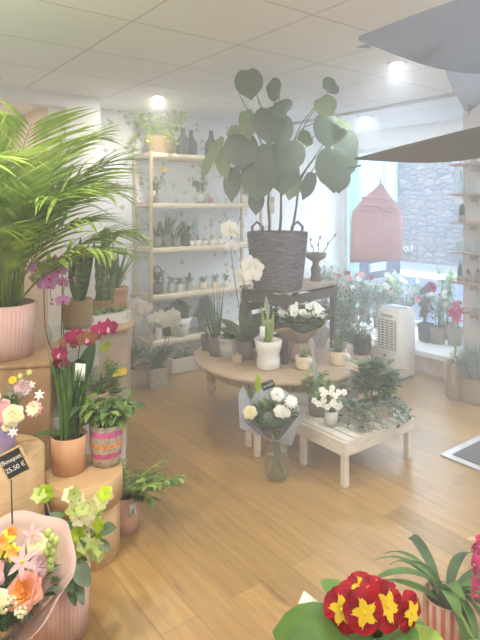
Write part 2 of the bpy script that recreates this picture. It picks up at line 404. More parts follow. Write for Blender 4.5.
# ceiling tiles
cm, N, L = nodes_mat('ceiling_tiles'); bs = N['Principled BSDF']
tc = N.new('ShaderNodeTexCoord'); mp = N.new('ShaderNodeMapping'); mp.inputs['Location'].default_value = (-.53, -.06, 0); L.new(tc.outputs['Object'], mp.inputs[0])
br = N.new('ShaderNodeTexBrick'); br.offset = 0; L.new(mp.outputs[0], br.inputs[0]); br.inputs['Scale'].default_value = 1; br.inputs['Brick Width'].default_value = .65; br.inputs['Row Height'].default_value = .6
br.inputs['Mortar Size'].default_value = .006; br.inputs['Mortar Smooth'].default_value = .2
for k, c in (('Color1', (.88, .90, .93, 1)), ('Color2', (.86, .88, .91, 1)), ('Mortar', (.62, .63, .65, 1))): br.inputs[k].default_value = c
L.new(br.outputs['Color'], bs.inputs['Base Color']); bs.inputs['Roughness'].default_value = .9
PLAST = mat('white_plaster', (.83, .84, .85), .9, (.80, .81, .82), 3)
b = MB(); rbox(b, CL-.1, CR+.1, DB-.1, DF+1.3, HC, HC+.1, cm); struct(b.build('ceiling', smooth=False, rz=ROT))
b = MB(); TRM = mat('grey_trim', (.50, .50, .52), .6); rbox(b, 3.97, 4.0, DB, DF, HC-.022, HC-.002, TRM); rbox(b, 4.03, 4.05, DB, DF, HC-.016, HC-.002, TRM); struct(b.build('trim_1', smooth=False, rz=ROT))
# wallpaper
wm, N, L = nodes_mat('floral_wallpaper'); bs = N['Principled BSDF']; bs.inputs['Roughness'].default_value = .85
tc = N.new('ShaderNodeTexCoord'); v1 = N.new('ShaderNodeTexVoronoi'); v1.inputs['Scale'].default_value = 10; v1.inputs['Randomness'].default_value = .9
nd = N.new('ShaderNodeTexNoise'); nd.inputs['Scale'].default_value = 40; L.new(tc.outputs['Object'], nd.inputs[0])
ad = N.new('ShaderNodeMixRGB'); ad.blend_type = 'ADD'; ad.inputs[0].default_value = .035; L.new(tc.outputs['Object'], ad.inputs[1]); L.new(nd.outputs['Color'], ad.inputs[2]); L.new(ad.outputs[0], v1.inputs['Vector'])
rr = N.new('ShaderNodeValToRGB'); rr.color_ramp.elements[0].position = .21; rr.color_ramp.elements[1].position = .27; rr.color_ramp.elements[0].color = (1, 1, 1, 1); rr.color_ramp.elements[1].color = (0, 0, 0, 1)
L.new(v1.outputs['Distance'], rr.inputs[0])
hs = N.new('ShaderNodeValToRGB'); e = hs.color_ramp; e.elements[0].color = (.42, .46, .43, 1); e.elements[1].color = (.60, .64, .60, 1); x = e.elements.new(.5); x.color = (.60, .54, .48, 1); x = e.elements.new(.7); x.color = (.28, .33, .40, 1)
L.new(v1.outputs['Color'], hs.inputs[0]); mx = N.new('ShaderNodeMixRGB'); L.new(rr.outputs[0], mx.inputs[0]); mx.inputs[1].default_value = (.79, .83, .89, 1); L.new(hs.outputs[0], mx.inputs[2]); L.new(mx.outputs[0], bs.inputs['Base Color'])
b = MB(); rbox(b, 1.79, 4.05, DF, DF+.1, 0, HC, wm); struct(b.build('wall_back', smooth=False, rz=ROT))
b = MB(); rbox(b, 4.05, CR+.2, DF-.02, DF+.1, 0, HC, PLAST); struct(b.build('wall_back_right', smooth=False, rz=ROT))
WARMW = mat('warm_wall', (.68, .56, .46), .9, (.64, .52, .42), 3)
b = MB()                                           # proud section of wall with the doorway
rbox(b, 1.50, 1.79, 4.35, DF, 0, HC, PLAST); rbox(b, CL, .55, 4.35, 4.47, 0, HC, PLAST); rbox(b, .55, 1.50, 4.35, 4.47, 2.34, HC, PLAST)
struct(b.build('wall_back_left', smooth=False, rz=ROT))
b = MB(); rbox(b, CL, 1.79, 5.9, 6.0, 0, HC, WARMW); rbox(b, 1.50, 1.6, DF, 5.9, 0, HC, WARMW); rbox(b, CL-.1, CL, 4.47, 5.9, 0, HC, WARMW); struct(b.build('wall_corridor', smooth=False, rz=ROT))
b = MB(); rbox(b, CL-.1, CL, DB, 4.47, 0, HC, PLAST); struct(b.build('wall_left', smooth=False, rz=ROT))
b = MB(); rbox(b, CL-.1, CR+.1, DB-.1, DB, 0, HC, PLAST); struct(b.build('wall_front', smooth=False, rz=ROT))
WZ = 2.24
b = MB()                                           # shop-window wall: head, pier at the corner, column, far pier
rbox(b, CR, CR+.12, DB, DF, WZ, HC, PLAST); rbox(b, CR, CR+.12, 4.70, DF, 0, WZ, PLAST)
rbox(b, CR, CR+.12, DB, -.2, 0, WZ, PLAST)
struct(b.build('wall_right', smooth=False, rz=ROT))
b = MB(); rbox(b, 4.5, CR+.12, 1.95, 2.67, 0, HC, mat('beige_column', (.66, .60, .55), .8, (.62, .56, .51), 3)); struct(b.build('column', smooth=False, rz=ROT))
STONEL = mat('sill_stone', (.62, .48, .38), .8, (.42, .32, .26), 7, bump=.4)
b = MB(); rbox(b, 4.36, CR, 2.67, DF-.02, 0, .155, STONEL); rbox(b, 4.33, CR, 2.67, DF-.02, .155, .20, PLAST); struct(b.build('display_ledge', smooth=False, rz=ROT))
FRM = mat('window_frame_paint', (.66, .72, .74), .5)
w = thing('window_1', None, None, (0, 0, 0), ROT); w['kind'] = 'structure'
b = MB(); 
for z0, z1 in ((.20, .25), (WZ-.05, WZ)): rbox(b, CR-.03, CR+.03, 2.67, 4.70, z0, z1, FRM)
for d0 in (2.67, 4.64): rbox(b, CR-.03, CR+.03, d0, d0+.05, .25, WZ-.05, FRM)
struct(b.build('window_frame', w, False))
b = MB(); b.add([(CR, 2.72, .25), (CR, 4.64, .25), (CR, 4.64, WZ-.05), (CR, 2.72, WZ-.05)], [(0, 1, 2, 3)], PANE); struct(b.build('window_pane', w, False))
# patterned film strip along the far edge of the pane
fmm, N, L = nodes_mat('patterned_film'); bs = N['Principled BSDF']; v = N.new('ShaderNodeTexVoronoi'); v.inputs['Scale'].default_value = 26; v.feature = 'DISTANCE_TO_EDGE'
tcc = N.new('ShaderNodeTexCoord'); L.new(tcc.outputs['Object'], v.inputs['Vector']); rr = N.new('ShaderNodeValToRGB'); rr.color_ramp.elements[0].color = (.75, .88, .84, 1); rr.color_ramp.elements[1].color = (.34, .58, .55, 1)
rr.color_ramp.elements[1].position = .16; L.new(v.outputs['Distance'], rr.inputs[0]); L.new(rr.outputs[0], bs.inputs['Base Color'])
trn = N.new('ShaderNodeBsdfTranslucent'); L.new(rr.outputs[0], trn.inputs[0]); mxs = N.new('ShaderNodeMixShader'); mxs.inputs[0].default_value = .7
L.new(bs.outputs[0], mxs.inputs[1]); L.new(trn.outputs[0], mxs.inputs[2]); L.new(mxs.outputs[0], N['Material Output'].inputs[0])
b = MB(); rbox(b, CR-.012, CR-.006, 4.46, 4.63, .25, WZ-.05, fmm); tag(b.build('privacy_film', smooth=False, rz=ROT), 'turquoise patterned film strip on the left edge of the shop window', 'window film')
dr = thing('door_1', None, None, (0, 0, 0), ROT); dr['kind'] = 'structure'
b = MB(); rbox(b, CR-.03, CR+.03, -.2, 1.95, 2.16, WZ, FRM); rbox(b, CR-.03, CR+.03, -.2, -.1, 0, 2.16, FRM); rbox(b, CR-.03, CR+.03, 1.85, 1.95, 0, 2.16, FRM); rbox(b, CR-.03, CR+.03, .85, .95, 0, 2.16, FRM); struct(b.build('door_frame', dr, False))
b = MB(); b.add([(CR, -.1, 0.02), (CR, 1.85, 0.02), (CR, 1.85, 2.16), (CR, -.1, 2.16)], [(0, 1, 2, 3)], PANE); struct(b.build('door_pane', dr, False))
for nm, d0, d1, z0, z1 in (('window_light', 2.67, 4.7, .2, WZ), ('door_light', -.2, 1.95, 0, 2.16)):
    l = bpy.data.lights.new(nm, 'AREA'); l.shape = 'RECTANGLE'; l.size = z1-z0; l.size_y = d1-d0; l.cycles.is_portal = True
    o = bpy.data.objects.new(nm, l); COL.objects.link(o); o.location = room(CR+.06, (d0+d1)/2, (z0+z1)/2)
    o.rotation_euler = (0, R(90), ROT)
# entrance mat
MATF = mat('mat_frame', (.62, .61, .60), .45, metal=.3); MATC = mat('coir_mat', (.13, .125, .125), .95, (.07, .07, .07), 160, bump=.6)
t = thing('door_mat', 'dark grey entrance mat in a pale metal frame by the right edge', 'door mat', room(2.98, 1.92), ROT)
b = MB(); rbox(b, 0, 1.5, -1.1, 0, 0.001, .010, MATF); b.build('frame', t, False); b = MB(); rbox(b, .05, 1.45, -1.05, -.05, .0105, .014, MATC); b.build('coir', t, False)

# ---------------------------------------------------------------- the street outside
ASPH = mat('asphalt', (.055, .066, .09), .85, (.048, .058, .08), 9, spec=.1); PAVE = mat('pavement_stone', (.08, .088, .10), .8, (.07, .078, .09), 6)
b = MB(); rbox(b, CR+.13, 30, -14, 26, -.12, -.01, ASPH); struct(b.build('street_ground', smooth=False, rz=ROT))
b = MB(); rbox(b, 10.3, 12.0, -14, 26, -.01, .10, PAVE); rbox(b, 10.18, 10.3, -14, 26, -.01, .11, mat('kerb_stone', (.36, .36, .36), .7)); struct(b.build('street_pavement', smooth=False, rz=ROT))
sm_, N, L = nodes_mat('rubble_stone'); bs = N['Principled BSDF']; bs.inputs['Roughness'].default_value = .9
tc = N.new('ShaderNodeTexCoord'); mp = N.new('ShaderNodeMapping'); mp.inputs['Scale'].default_value = (1, 2.3, 4.4); L.new(tc.outputs['Object'], mp.inputs[0])
nz = N.new('ShaderNodeTexNoise'); nz.inputs['Scale'].default_value = 2; L.new(mp.outputs[0], nz.inputs[0]); ad = N.new('ShaderNodeMixRGB'); ad.blend_type = 'ADD'; ad.inputs[0].default_value = .16
L.new(mp.outputs[0], ad.inputs[1]); L.new(nz.outputs['Color'], ad.inputs[2])
ve = N.new('ShaderNodeTexVoronoi'); ve.feature = 'DISTANCE_TO_EDGE'; vc = N.new('ShaderNodeTexVoronoi')
for q in (ve, vc): q.inputs["Scale"].default_value = 1.7; q.inputs["Randomness"].default_value = .8; L.new(ad.outputs[0], q.inputs['Vector'])
rc = N.new('ShaderNodeValToRGB'); e = rc.color_ramp; e.elements[0].color = (.03, .034, .044, 1); e.elements[1].color = (.095, .095, .098, 1); x = e.elements.new(.4); x.color = (.05, .055, .065, 1); x = e.elements.new(.7); x.color = (.075, .062, .056, 1)
L.new(vc.outputs['Color'], rc.inputs[0]); re = N.new('ShaderNodeValToRGB'); re.color_ramp.elements[0].position = .03; re.color_ramp.elements[1].position = .12; L.new(ve.outputs['Distance'], re.inputs[0])
mx = N.new('ShaderNodeMixRGB'); L.new(re.outputs[0], mx.inputs[0]); mx.inputs[1].default_value = (.010, .012, .016, 1); L.new(rc.outputs[0], mx.inputs[2]); L.new(mx.outputs[0], bs.inputs['Base Color'])
bp = N.new('ShaderNodeBump'); bp.inputs['Strength'].default_value = .6; bp.inputs['Distance'].default_value = .04; L.new(ve.outputs['Distance'], bp.inputs['Height']); L.new(bp.outputs[0], bs.inputs['Normal'])
b = MB(); rbox(b, 12.0, 12.5, -10, 9.0, 0, 5.2, sm_); struct(b.build('wall_street_stone', smooth=False, rz=ROT))
BLUEB = mat('pale_blue_render', (.17, .27, .32), .8, (.16, .25, .30), 2)
t = thing('blue_building', 'pale blue house front with tall shutters across the street', 'building', room(11.9, 9.0, .1), ROT)
b = MB(); rbox(b, 0, .6, 0, 6, 0, 5.0, BLUEB); b.build('facade', t, False)
for k, d0 in enumerate((.35, 1.35, 3.2, 4.2)):
    b = MB(); rbox(b, -.05, 0, d0, d0+.9, .2, 3.9, mat('blue_shutter', (.16, .28, .34), .7))
    for j in range(12): rbox(b, -.07, -.05, d0+.06, d0+.84, .35+j*.3, .52+j*.3, MATS['blue_shutter'])
    b.build('shutter', t, False)
b = MB(); rbox(b, -.12, 0, 1.28, 1.33, 0.1, 4.2, mat('iron_dark', (.05, .07, .09), .5)); b.build('drainpipe', t, False)

# haze hanging in the room
for dens, c0, c1, lab in ((HAZE*.28, CL-.05, .95, 'thin clear-looking haze over the left side of the shop'), (HAZE*1.32, .952, CR-.05, 'bright haze filling the window side of the shop')):
    hz = bpy.data.materials.new('haze'); hz.use_nodes = True; N = hz.node_tree.nodes; N.remove(N['Principled BSDF'])
    vs = N.new('ShaderNodeVolumeScatter'); vs.inputs['Color'].default_value = (.93, .965, 1, 1); vs.inputs['Density'].default_value = dens; vs.inputs['Anisotropy'].default_value = .35
    hz.node_tree.links.new(vs.outputs[0], N['Material Output'].inputs['Volume'])
    b = MB(); rbox(b, c0, c1, DB-.05, DF+.6, -.05, HC+.05, hz)
    tag(b.build('haze', smooth=False, rz=ROT), lab, 'haze', kind='stuff')

# ceiling downlights: a trim ring and a glowing lens, each with its own lamp
def downlight(loc, label, power, col, rad=.045, on=True):
    t = thing('ceiling_downlight', label, 'ceiling light', loc, 0)
    b = MB(); b.lathe([(rad*.8, -.004), (rad*1.25, -.008), (rad*1.3, 0)], WHITE, seg=20, cap=False); b.build('trim_ring', t)
    b = MB(); b.lathe([(rad*.8, -.004), (.002, -.003)], mat('lamp_lens_'+('warm' if col == WARM else 'neutral'), col, .5, tuple(col), emit=14), seg=20, cap=False); b.build('lens', t)
    l = lamp('AREA', 'downlight_lamp', (0, 0, -.012), power, col, rad*1.6); l.parent = t
    return t
def cpt(u, v): D = (HC-H)*F/(HV-v); return Vector(((u-240)/F*D, D, HC))
downlight(cpt(397, 63), 'round downlight in the ceiling tiles beneath the big foreground leaf tip', 30, NEUT)
downlight(cpt(158, 97), 'warm downlight above the ivy on the shelf rack', 34, WARM)
downlight(cpt(365, 117.5), 'downlight nearest the shop window head', 40, NEUT, .06)
for k, (c, d, p, col) in enumerate(((.7, 5.2, 40, WARM), (-.1, 1.5, 60, WARM), (1.2, .2, 60, NEUT), (.4, 2.0, 50, WARM), (2.4, -1.0, 60, NEUT), (-.2, -.8, 50, WARM), (3.2, .6, 60, NEUT))):  # all unseen; left warm pair answers the golden floor, the others are added fill
    downlight(room(c, d, HC), ['unseen warm fill lamp added in the passage behind the palm', 'warm downlight over the left plinths', 'unseen cool fill lamp added above the camera aisle', 'warm downlight over the left display row', 'unseen cool fill lamp added at the back of the shop', 'unseen warm fill lamp added in the rear left corner', 'unseen cool fill lamp added over the entrance mat'][k], p, col)

# ================================================================ LARGE FURNITURE
# --- shelf rack against the wallpaper (local x along the wall, y to the wall)
ET = Vector((-.812, 4.90, 0)); EL, ED = 1.31, .36; EZ = [.29, .713, 1.149, 1.566, 2.03]
t = thing('shelf_rack', 'tall pale gold metal rack with cream shelves against the floral wallpaper', 'shelf rack', ET, ROT)
for x in (0, EL-.025):
    for y in (0, ED-.025):
        b = MB(); b.box((x+.0125, y+.0125, 1.02), (.025, .025, 2.04), BRASS); b.build('post', t, False)
for z in EZ:
    b = MB(); b.box((EL/2, ED/2, z-.014), (EL-.004, ED-.004, .028), CREAMW, bev=.003)
    for y in (.0125, ED-.0125): b.box((EL/2, y, z-.034), (EL-.05, .02, .014), BRASS)
    b.build('shelf', t, False)
for z in EZ:
    for x in (.0125, EL-.0125): b = MB(); b.box((x, ED/2, z-.008), (.022, ED-.052, .02), BRASS); b.build('side_rail', t, False)
def et(u, zi, y=.16):            # a spot on a rack shelf seen at image column u, y metres in from its front edge
    k = (u-240)/F; ox = ET.x-.6*y; oy = ET.y+.8*y
    s = (k*oy-ox)/(.8-.6*k); return Vector((ox+.8*s, oy+.6*s, EZ[zi]))

# --- round coffee table on turned legs
TC = Vector((.305, 3.945, 0)); TR, TZ = .64, .46
t = thing('coffee_table', 'large round brown wooden table on turned legs full of potted plants', 'table', TC)
b = MB(); b.lathe([(TR-.03, TZ-.035), (TR-.006, TZ-.030), (TR, TZ-.018), (TR-.004, TZ-.004), (TR-.014, TZ)], WOODT, seg=64); b.build('table_top', t)
b = MB(); b.lathe([(TR-.12, TZ-.11), (TR-.12, TZ-.034), (TR-.15, TZ-.034), (TR-.15, TZ-.11), (TR-.12, TZ-.11)], WOODT, seg=48, cap=False); b.build('apron', t)
legp = [(.022, 0), (.024, .02), (.019, .035), (.021, .05), (.027, .10), (.030, .15), (.020, .17), (.032, .185), (.032, .20), (.019, .215), (.026, .235), (.036, .26), (.026, .285), (.019, .295), (.032, .31), (.030, .325), (.034, .33), (.034, TZ-.035)]
for a in (197.5, 268, 17.5, 100):
    b = MB(); b.lathe(legp, WOODT, (math.cos(R(a))*.53, math.sin(R(a))*.53, 0), 16); b.build('leg', t)

# --- open crate standing on the table
CT = Vector((.375, 4.02, TZ)); CA = R(47)
t = thing('wooden_crate', 'dark open wooden crate on the round table carrying the big wicker basket', 'crate', CT, CA)
b = MB(); b.box((0, 0, .49), (.66, .42, .022), mat('grey_board', (.40, .34, .29), .7, (.30, .25, .21), 6, stretch=(10, 1, 1), bump=.2), bev=.003); b.build('top_board', t, False)
for x in (-.3, .3):
    for y in (-.18, .18): b = MB(); b.box((x, y, .24), (.04, .035, .478), WOODD); b.build('corner_post', t, False)
for y in (-.18, .18):
    for k in range(5):
        if y > 0 or k == 4: b = MB(); b.box((0, y*1.12, .05+k*.095), (.62, .014, .06), WOODD); b.build('slat', t, False)
for x in (-.3, .3):
    for k in (3,): b = MB(); b.box((x*1.08, 0, .06+k*.125), (.014, .36, .075), WOODD); b.build('slat', t, False)

# --- white slatted bench (local x along A, y along B)
BZ = .262
t = thing('slatted_bench', 'low white wooden slatted bench carrying plants in front of the round table', 'bench', Vector((.57, 2.93, 0)), ROT)
BL, BD = .60, .52
for x, y in ((.02, .02), (BL-.02, .02), (.02, .345), (.02, BD-.02), (BL-.02, BD-.02)):
    if (x, y) == (.02, BD-.02): continue
    b = MB(); b.box((x, y, .1), (.036, .036, .2), WOODW, bev=.003); b.build('leg', t, False)
for k in range(9):
    b = MB(); b.box((.035+k*(BL-.05)/8*1.0, BD/2, BZ-.008), (.050, BD+.02, .016), WOODW, bev=.002); b.build('slat', t, False)
for nm, c, s in (('apron', (BL/2, -.002, .215), (BL+.02, .018, .077)), ('apron', (BL/2, BD+.002, .215), (BL+.02, .018, .077)), ('apron', (-.002, BD/2, .215), (.018, BD, .077)), ('apron', (BL+.002, BD/2, .215), (.018, BD, .077))):
    b = MB(); b.box(c, s, WOODW, bev=.002); b.build(nm, t, False)
def bench(x, y): return Vector((.57+.8*x-.6*y, 2.93+.6*x+.8*y, BZ))
t = thing('small_stool', 'small pale wooden stool half hidden behind the floor bouquet', 'stool', Vector((.165, 3.42, 0)), R(20))
b = MB(); b.box((0, 0, .235), (.23, .2, .03), WOODW, bev=.004); b.build('seat', t, False)
for x in (-.09, .09):
    for y in (-.075, .075): b = MB(); b.box((x, y, .11), (.034, .034, .22), WOODW, bev=.003); b.build('leg', t, False)

# --- mobile air conditioner (left face with grille along B, plain face along A)
t = thing('air_conditioner', 'white mobile air conditioner with a side grille by the window', 'air conditioner', Vector((1.385, 4.69, 0)), ROT)
AX, AY, AZ = .25, .26, .60
WPL = mat('white_plastic', (.84, .83, .80), .4, (.81, .80, .77), 2); GRL = mat('grille_dark', (.16, .16, .17), .6)
b = MB(); b.box((AX/2+.0, AY/2, AZ/2+.012), (AX, AY, AZ-.024), WPL, bev=.025)
b.build('body', t)
b = MB()
b.add([(.01, .01, AZ-.004), (AX-.01, .01, AZ-.004), (AX-.01, AY-.01, AZ-.004), (.01, AY-.01, AZ-.004), (.045, .03, AZ+.035), (AX-.03, .03, AZ+.03), (AX-.03, AY-.03, AZ+.03), (.045, AY-.03, AZ+.035)], [(0, 1, 5, 4), (1, 2, 6, 5), (2, 3, 7, 6), (3, 0, 4, 7), (4, 5, 6, 7)], WPL); b.build('top_cover', t, False)
b = MB(); b.box((.105, AY/2, AZ+.036), (.09, .2, .006), mat('ac_panel_blue_grey', (.22, .26, .34), .3)); b.build('control_panel', t, False)
b = MB(); b.box((-.002, AY/2, .40), (.006, AY-.07, .26), GRL); b.build('grille', t, False)
for k in range(11): b = MB(); b.box((-.007, AY/2, .285+k*.023), (.006, AY-.07, .008), WPL); b.build('louvre', t, False)
for k in range(5): b = MB(); b.box((-.008, .055+k*.048, .40), (.006, .005, .26), WPL); b.build('grille_bar', t, False)
b = MB(); b.box((-.002, AY/2, .565), (.004, .12, .022), mat('label_grey', (.40, .42, .42), .5)); b.build('badge', t, False)
b = MB(); b.lathe([(.012, 0), (.012, .006)], GRL, (-.006, AY/2+.02, .215), 12, axis=Vector((-1, 0, 0))); b.build('emblem', t)
for y in (.03, AY-.03): b = MB(); b.box((AX/2, y, .006), (.2, .03, .012), GRL); b.build('caster_bar', t, False)

# --- wall boards beside the window
BOARD = mat('board_wood', (.36, .22, .15), .6, (.28, .17, .11), 5, stretch=(1, 9, 1))
BV = (164, 194, 222, 251.5, 281, 309); BZS = [H-(v-HV)/F*4.70 for v in BV]
wh = ['topmost', 'second from the top', 'third from the top', 'fourth from the top', 'fifth from the top', 'lowest']
for i, z in enumerate(BZS):
    t = thing('wall_shelf', 'thin brown wall board on the beige column, '+wh[i], 'wall shelf', room(4.28, 1.98, z), ROT, 'boards on the beige column')
    b = MB(); b.box((.108, .345, -.009), (.216, .69, .018), BOARD, bev=.002); b.build('board', t, False)
    for d in (.1, .55): b = MB(); b.box((.15, d, -.045), (.12, .012, .05), BRASS); b.box((.211, d, -.06), (.006, .012, .08), BRASS); b.build('bracket', t, False)
def bd(u, i, c=4.36):
    k = (u-240)/F; d = (.8*c-.6*k*c)/(.6+.8*k); return room(c, d, BZS[i])

# --- left side: drums and plinths
def drum(label, loc, r, h, m=WOODB, lid=.0, lidr=.0, name='display_drum'):
    t = thing(name, label, 'display stand', loc)
    if lid:
        b = MB(); b.lathe([(r-.004, 0), (r, .003), (r, h-lid-.001)], m, seg=48); b.build('body', t)
        b = MB(); b.lathe([(r+lidr, h-lid), (r+lidr, h-.003), (r+lidr-.004, h), (r+lidr-.008, h+.001)], m, seg=48); b.build('top_drum', t)
    else:
        b = MB(); b.lathe([(r-.004, 0), (r, .003), (r, h-.003), (r-.004, h)], m, seg=48); b.build('body', t)
        b = MB(); b.lathe([(r-.006, h+.0005), (r-.006, h+.003), (r-.012, h+.004)], m, seg=48); b.build('top_disc', t)
    return t
SB = Vector((-.695, 2.40, 0)); drum('round beech drum stand carrying the terracotta pot and striped woven pot', SB, .158, .358, lid=.115, lidr=.012)
SA = Vector((-.985, 2.20, 0)); drum('round beech drum at the left edge under the lavender pot', SA, .178, .53)
t = thing('display_plinth', 'tall brown wooden plinth under the palm in its pink ribbed pot', 'display stand', Vector((-1.165, 2.74, 0)), R(14))
b = MB(); b.box((0, 0, .385), (.42, .42, .768), WOODP, bev=.004); b.build('body', t, False); b = MB(); b.box((0, 0, .778), (.44, .44, .018), WOODP, bev=.003); b.build('top_board', t, False)
t = thing('grey_plinth', 'pale grey planked plinth under the straw basket of snake plants', 'display stand', Vector((-1.0, 3.23, 0)), R(24))
b = MB(); b.box((0, 0, .41), (.26, .28, .82), GREYW, bev=.003); b.build('body', t, False)
for k in range(7): b = MB(); b.box((0, -.144, .06+k*.117), (.26, .008, .105), GREYW); b.build('plank', t, False)
t = thing('back_plinth', 'white block plinth under the cactus in a small straw basket', 'display stand', Vector((-.99, 3.66, 0)), R(20))
b = MB(); b.box((0, 0, .41), (.2, .24, .82), WOODW, bev=.004); b.build('body', t, False)
drum('tall slim beige drum beside the orchid cubes under the terracotta bowl', Vector((-.975, 4.24, 0)), .115, .745, mat('beige_drum', (.62, .46, .34), .6, (.54, .40, .30), 3))
t = thing('low_plinth', 'grey box stand behind the crimson orchid pot', 'display stand', Vector((-1.02, 2.98, 0)), R(20)); t.location = Vector((-.86, 2.83, 0))
b = MB(); b.box((0, 0, .24), (.24, .24, .48), GREYW, bev=.004); b.build('body', t, False)

# --- white trough under the rack
t = thing('planter_box', 'white wooden trough of dark seedlings under the shelf rack', 'planter', room(2.42+.47, 3.57, 0)+Vector((0, 0, 0)), ROT)
t.location = Vector((-.535, 5.07, 0))
b = MB()
for c, s in (((0, -.085, .075), (.33, .014, .13)), ((0, .085, .075), (.33, .014, .13)), ((-.158, 0, .075), (.014, .156, .13)), ((.158, 0, .075), (.014, .156, .13)), ((0, 0, .018), (.31, .16, .012))): b.box(c, s, WOODW)
b.build('box', t, False); b = MB(); b.box((0, 0, .11), (.3, .155, .01), SOIL); b.build('soil', t, False)
for x in (-.14, .14): b = MB(); b.box((x, 0, .005), (.02, .16, .01), WOODD); b.build('foot', t, False)
shrub(t, .115, .14, .07, .10, 60, .05, .02, [G_MID, G_DARK], stems=12, base=.1)

# --- car and pink sack
CARP = mat('navy_car_paint', (.02, .035, .08), .4, (.018, .03, .07), 1); CARG = glass('car_glass', (.12, .14, .16), .6); RUB = mat('rubber', (.02, .02, .02), .8)
t = thing('parked_car', 'dark navy car parked outside, its rear plate facing the window', 'car', Vector((2.03, 8.25, -.01)), R(47))
# local: +x to the car's right seen from behind, y forward
prof = [(-.02, .30), (-.06, .55), (-.03, .80), (.0, .92), (.22, 1.38), (.40, 1.46), (1.7, 1.48), (2.4, 1.05), (3.5, .92), (3.8, .70), (3.82, .32)]
b = MB(); vs = []; n = len(prof)
for x, ins in ((-.84, .07), (-.80, 0), (.80, 0), (.84, .07)):
    for y, z in prof:
        k = max(0, (z-.92))*.28
        xx = x*(1-k) if abs(x) > .1 else x
        yy = y+(ins if y < 1 else -ins if y > 3 else 0); vs.append((xx, yy, z-(ins*.4 if z > 1.2 else 0)))
fs = []
for s in range(3):
    for i in range(n-1): a = s*n+i; fs.append((a, a+1, a+1+n, a+n))
    fs.append((s*n+n-1, s*n, s*n+n, s*n+n+n-1))
fs += [tuple(range(n)), tuple(range(4*n-1, 3*n-1, -1))]
b.add(vs, fs, CARP); b.build('body', t)
b = MB(); b.add([(-.62, .005, .96), (.62, .005, .96), (.55, .19, 1.35), (-.55, .19, 1.35)], [(0, 1, 2, 3)], mat('car_window_dark', (.03, .04, .05), .1)); b.build('rear_window', t, False)
b = MB(); b.box((0, -.075, .63), (.53, .012, .12), mat('number_plate', (.42, .45, .46), .4)); pl = b.build('number_plate', t, False)
text('plate_text', 'AT-135-GC', .105, mat('plate_black', (.02, .02, .03), .5), pl, (0, -.083, .63), (R(90), 0, 0))
b = MB(); b.box((-.247, -.083, .63), (.036, .003, .118), mat('plate_blue', (.02, .08, .5), .5)); b.build('plate_band', pl, False)
b = MB(); b.box((0, -.06, .73), (.46, .03, .025), mat('chrome', (.7, .7, .72), .2, metal=1)); b.build('trim_bar', t, False)
for x in (-.69, .69): b = MB(); b.box((x, -.03, .80), (.20, .07, .16), mat('tail_light', (.45, .03, .03), .25), bev=.02); b.build('tail_light', t)
b = MB(); b.box((0, -.07, .38), (1.56, .12, .16), mat('bumper_grey', (.10, .11, .13), .6), bev=.04); b.build('bumper', t)
for x in (-.74, .74):
    for y in (.65, 3.1): b = MB(); b.lathe([(.30, -.09), (.315, -.06), (.315, .06), (.30, .09)], RUB, (x, y, .315), 28, axis=Vector((1, 0, 0))); b.build('wheel', t)

# pink cloth sack hanging inside the window
PSK = mat('pink_cloth', (.84, .62, .68), .85, (.78, .55, .61), 4, trans=.25)
D0 = 5.15; c0 = W(377, 225, D0)
t = thing('pink_sack', 'dusty pink cloth sack with a pointed top hanging in the shop window', 'cloth sack', c0, R(22))
k = D0/F; b = MB(); vs = []; fs = []
outl = [(1.08*x_, y_) for x_, y_ in [(-29, -37), (-28.5, -20), (-28, 0), (-26.5, 14), (-15, 27), (-4, 35), (3.5, 42), (5, 42), (12, 33), (20, 24), (28, 15), (29, 0), (28, -18), (27.5, -37), (10, -36), (-10, -35.5)]]
n = len(outl)
import mathutils
for side in (-1, 1):
    for j, sc in enumerate((1, .93, .72, .4, .02)):
        th = (0, .5, .85, 1.0, 1.0)[j]*.085*side
        for x, z in outl:
            zc = -3; hgt = 1-.75*max(0, (z*sc)/42)
            wob = .008*math.sin(x*sc*.35+z*.2)+.006*math.sin(z*sc*.5+x*.1)
            vs.append((x*k*sc, -th*hgt*-1+(wob if j else 0), (zc+(z-zc)*sc)*k))
for sd in (0, 1):
    for j in range(4):
        for i in range(n):
            a = sd*5*n+j*n+i; c_ = sd*5*n+j*n+(i+1) % n; f = (a, c_, c_+n, a+n); fs.append(f if sd == 0 else f[::-1])
b.add(vs, fs, PSK); b.build('cloth', t)
b = MB(); b.tube([(4.2*k, 0, 41*k), (4*k, 0, 44*k), (3*k, 0, 47*k)], .006, STEMD, 6); b.build('tie', t)
b = MB(); b.tube([(3*k, 0, 47*k), (3*k, .0, 2.45-c0.z-.005)], .0012, PAPER, 5); b.build('cord', t)
for q, (za, zb) in enumerate(((17, 19), (22, 14), (30, 26))):
    b = MB(); b.tube([(-22*k, -.045, za*k*.9), (-6*k, -.075, (za-3)*k), (8*k, -.07, (zb-1)*k), (20*k, -.05, zb*k*.9)], .009, PSK, 8, .004); b.build('fold', t)
# letters on the pane
lt = text('window_letters', 'o.l', .13, mat('white_vinyl', (.9, .92, .95), .5), None, room(CR-.02, 0, 0), (R(90), 0, ROT-R(90)))
kk = (408-240)/F; dd = (.8*(CR-.02)-.6*kk*(CR-.02))/(.6+.8*kk); pp = room(CR-.02, dd); lt.location = (pp.x, pp.y, H-(248-HV)/F*pp.y)
tag(lt, 'white vinyl letters on the shop window beside the pink sack', 'window lettering')

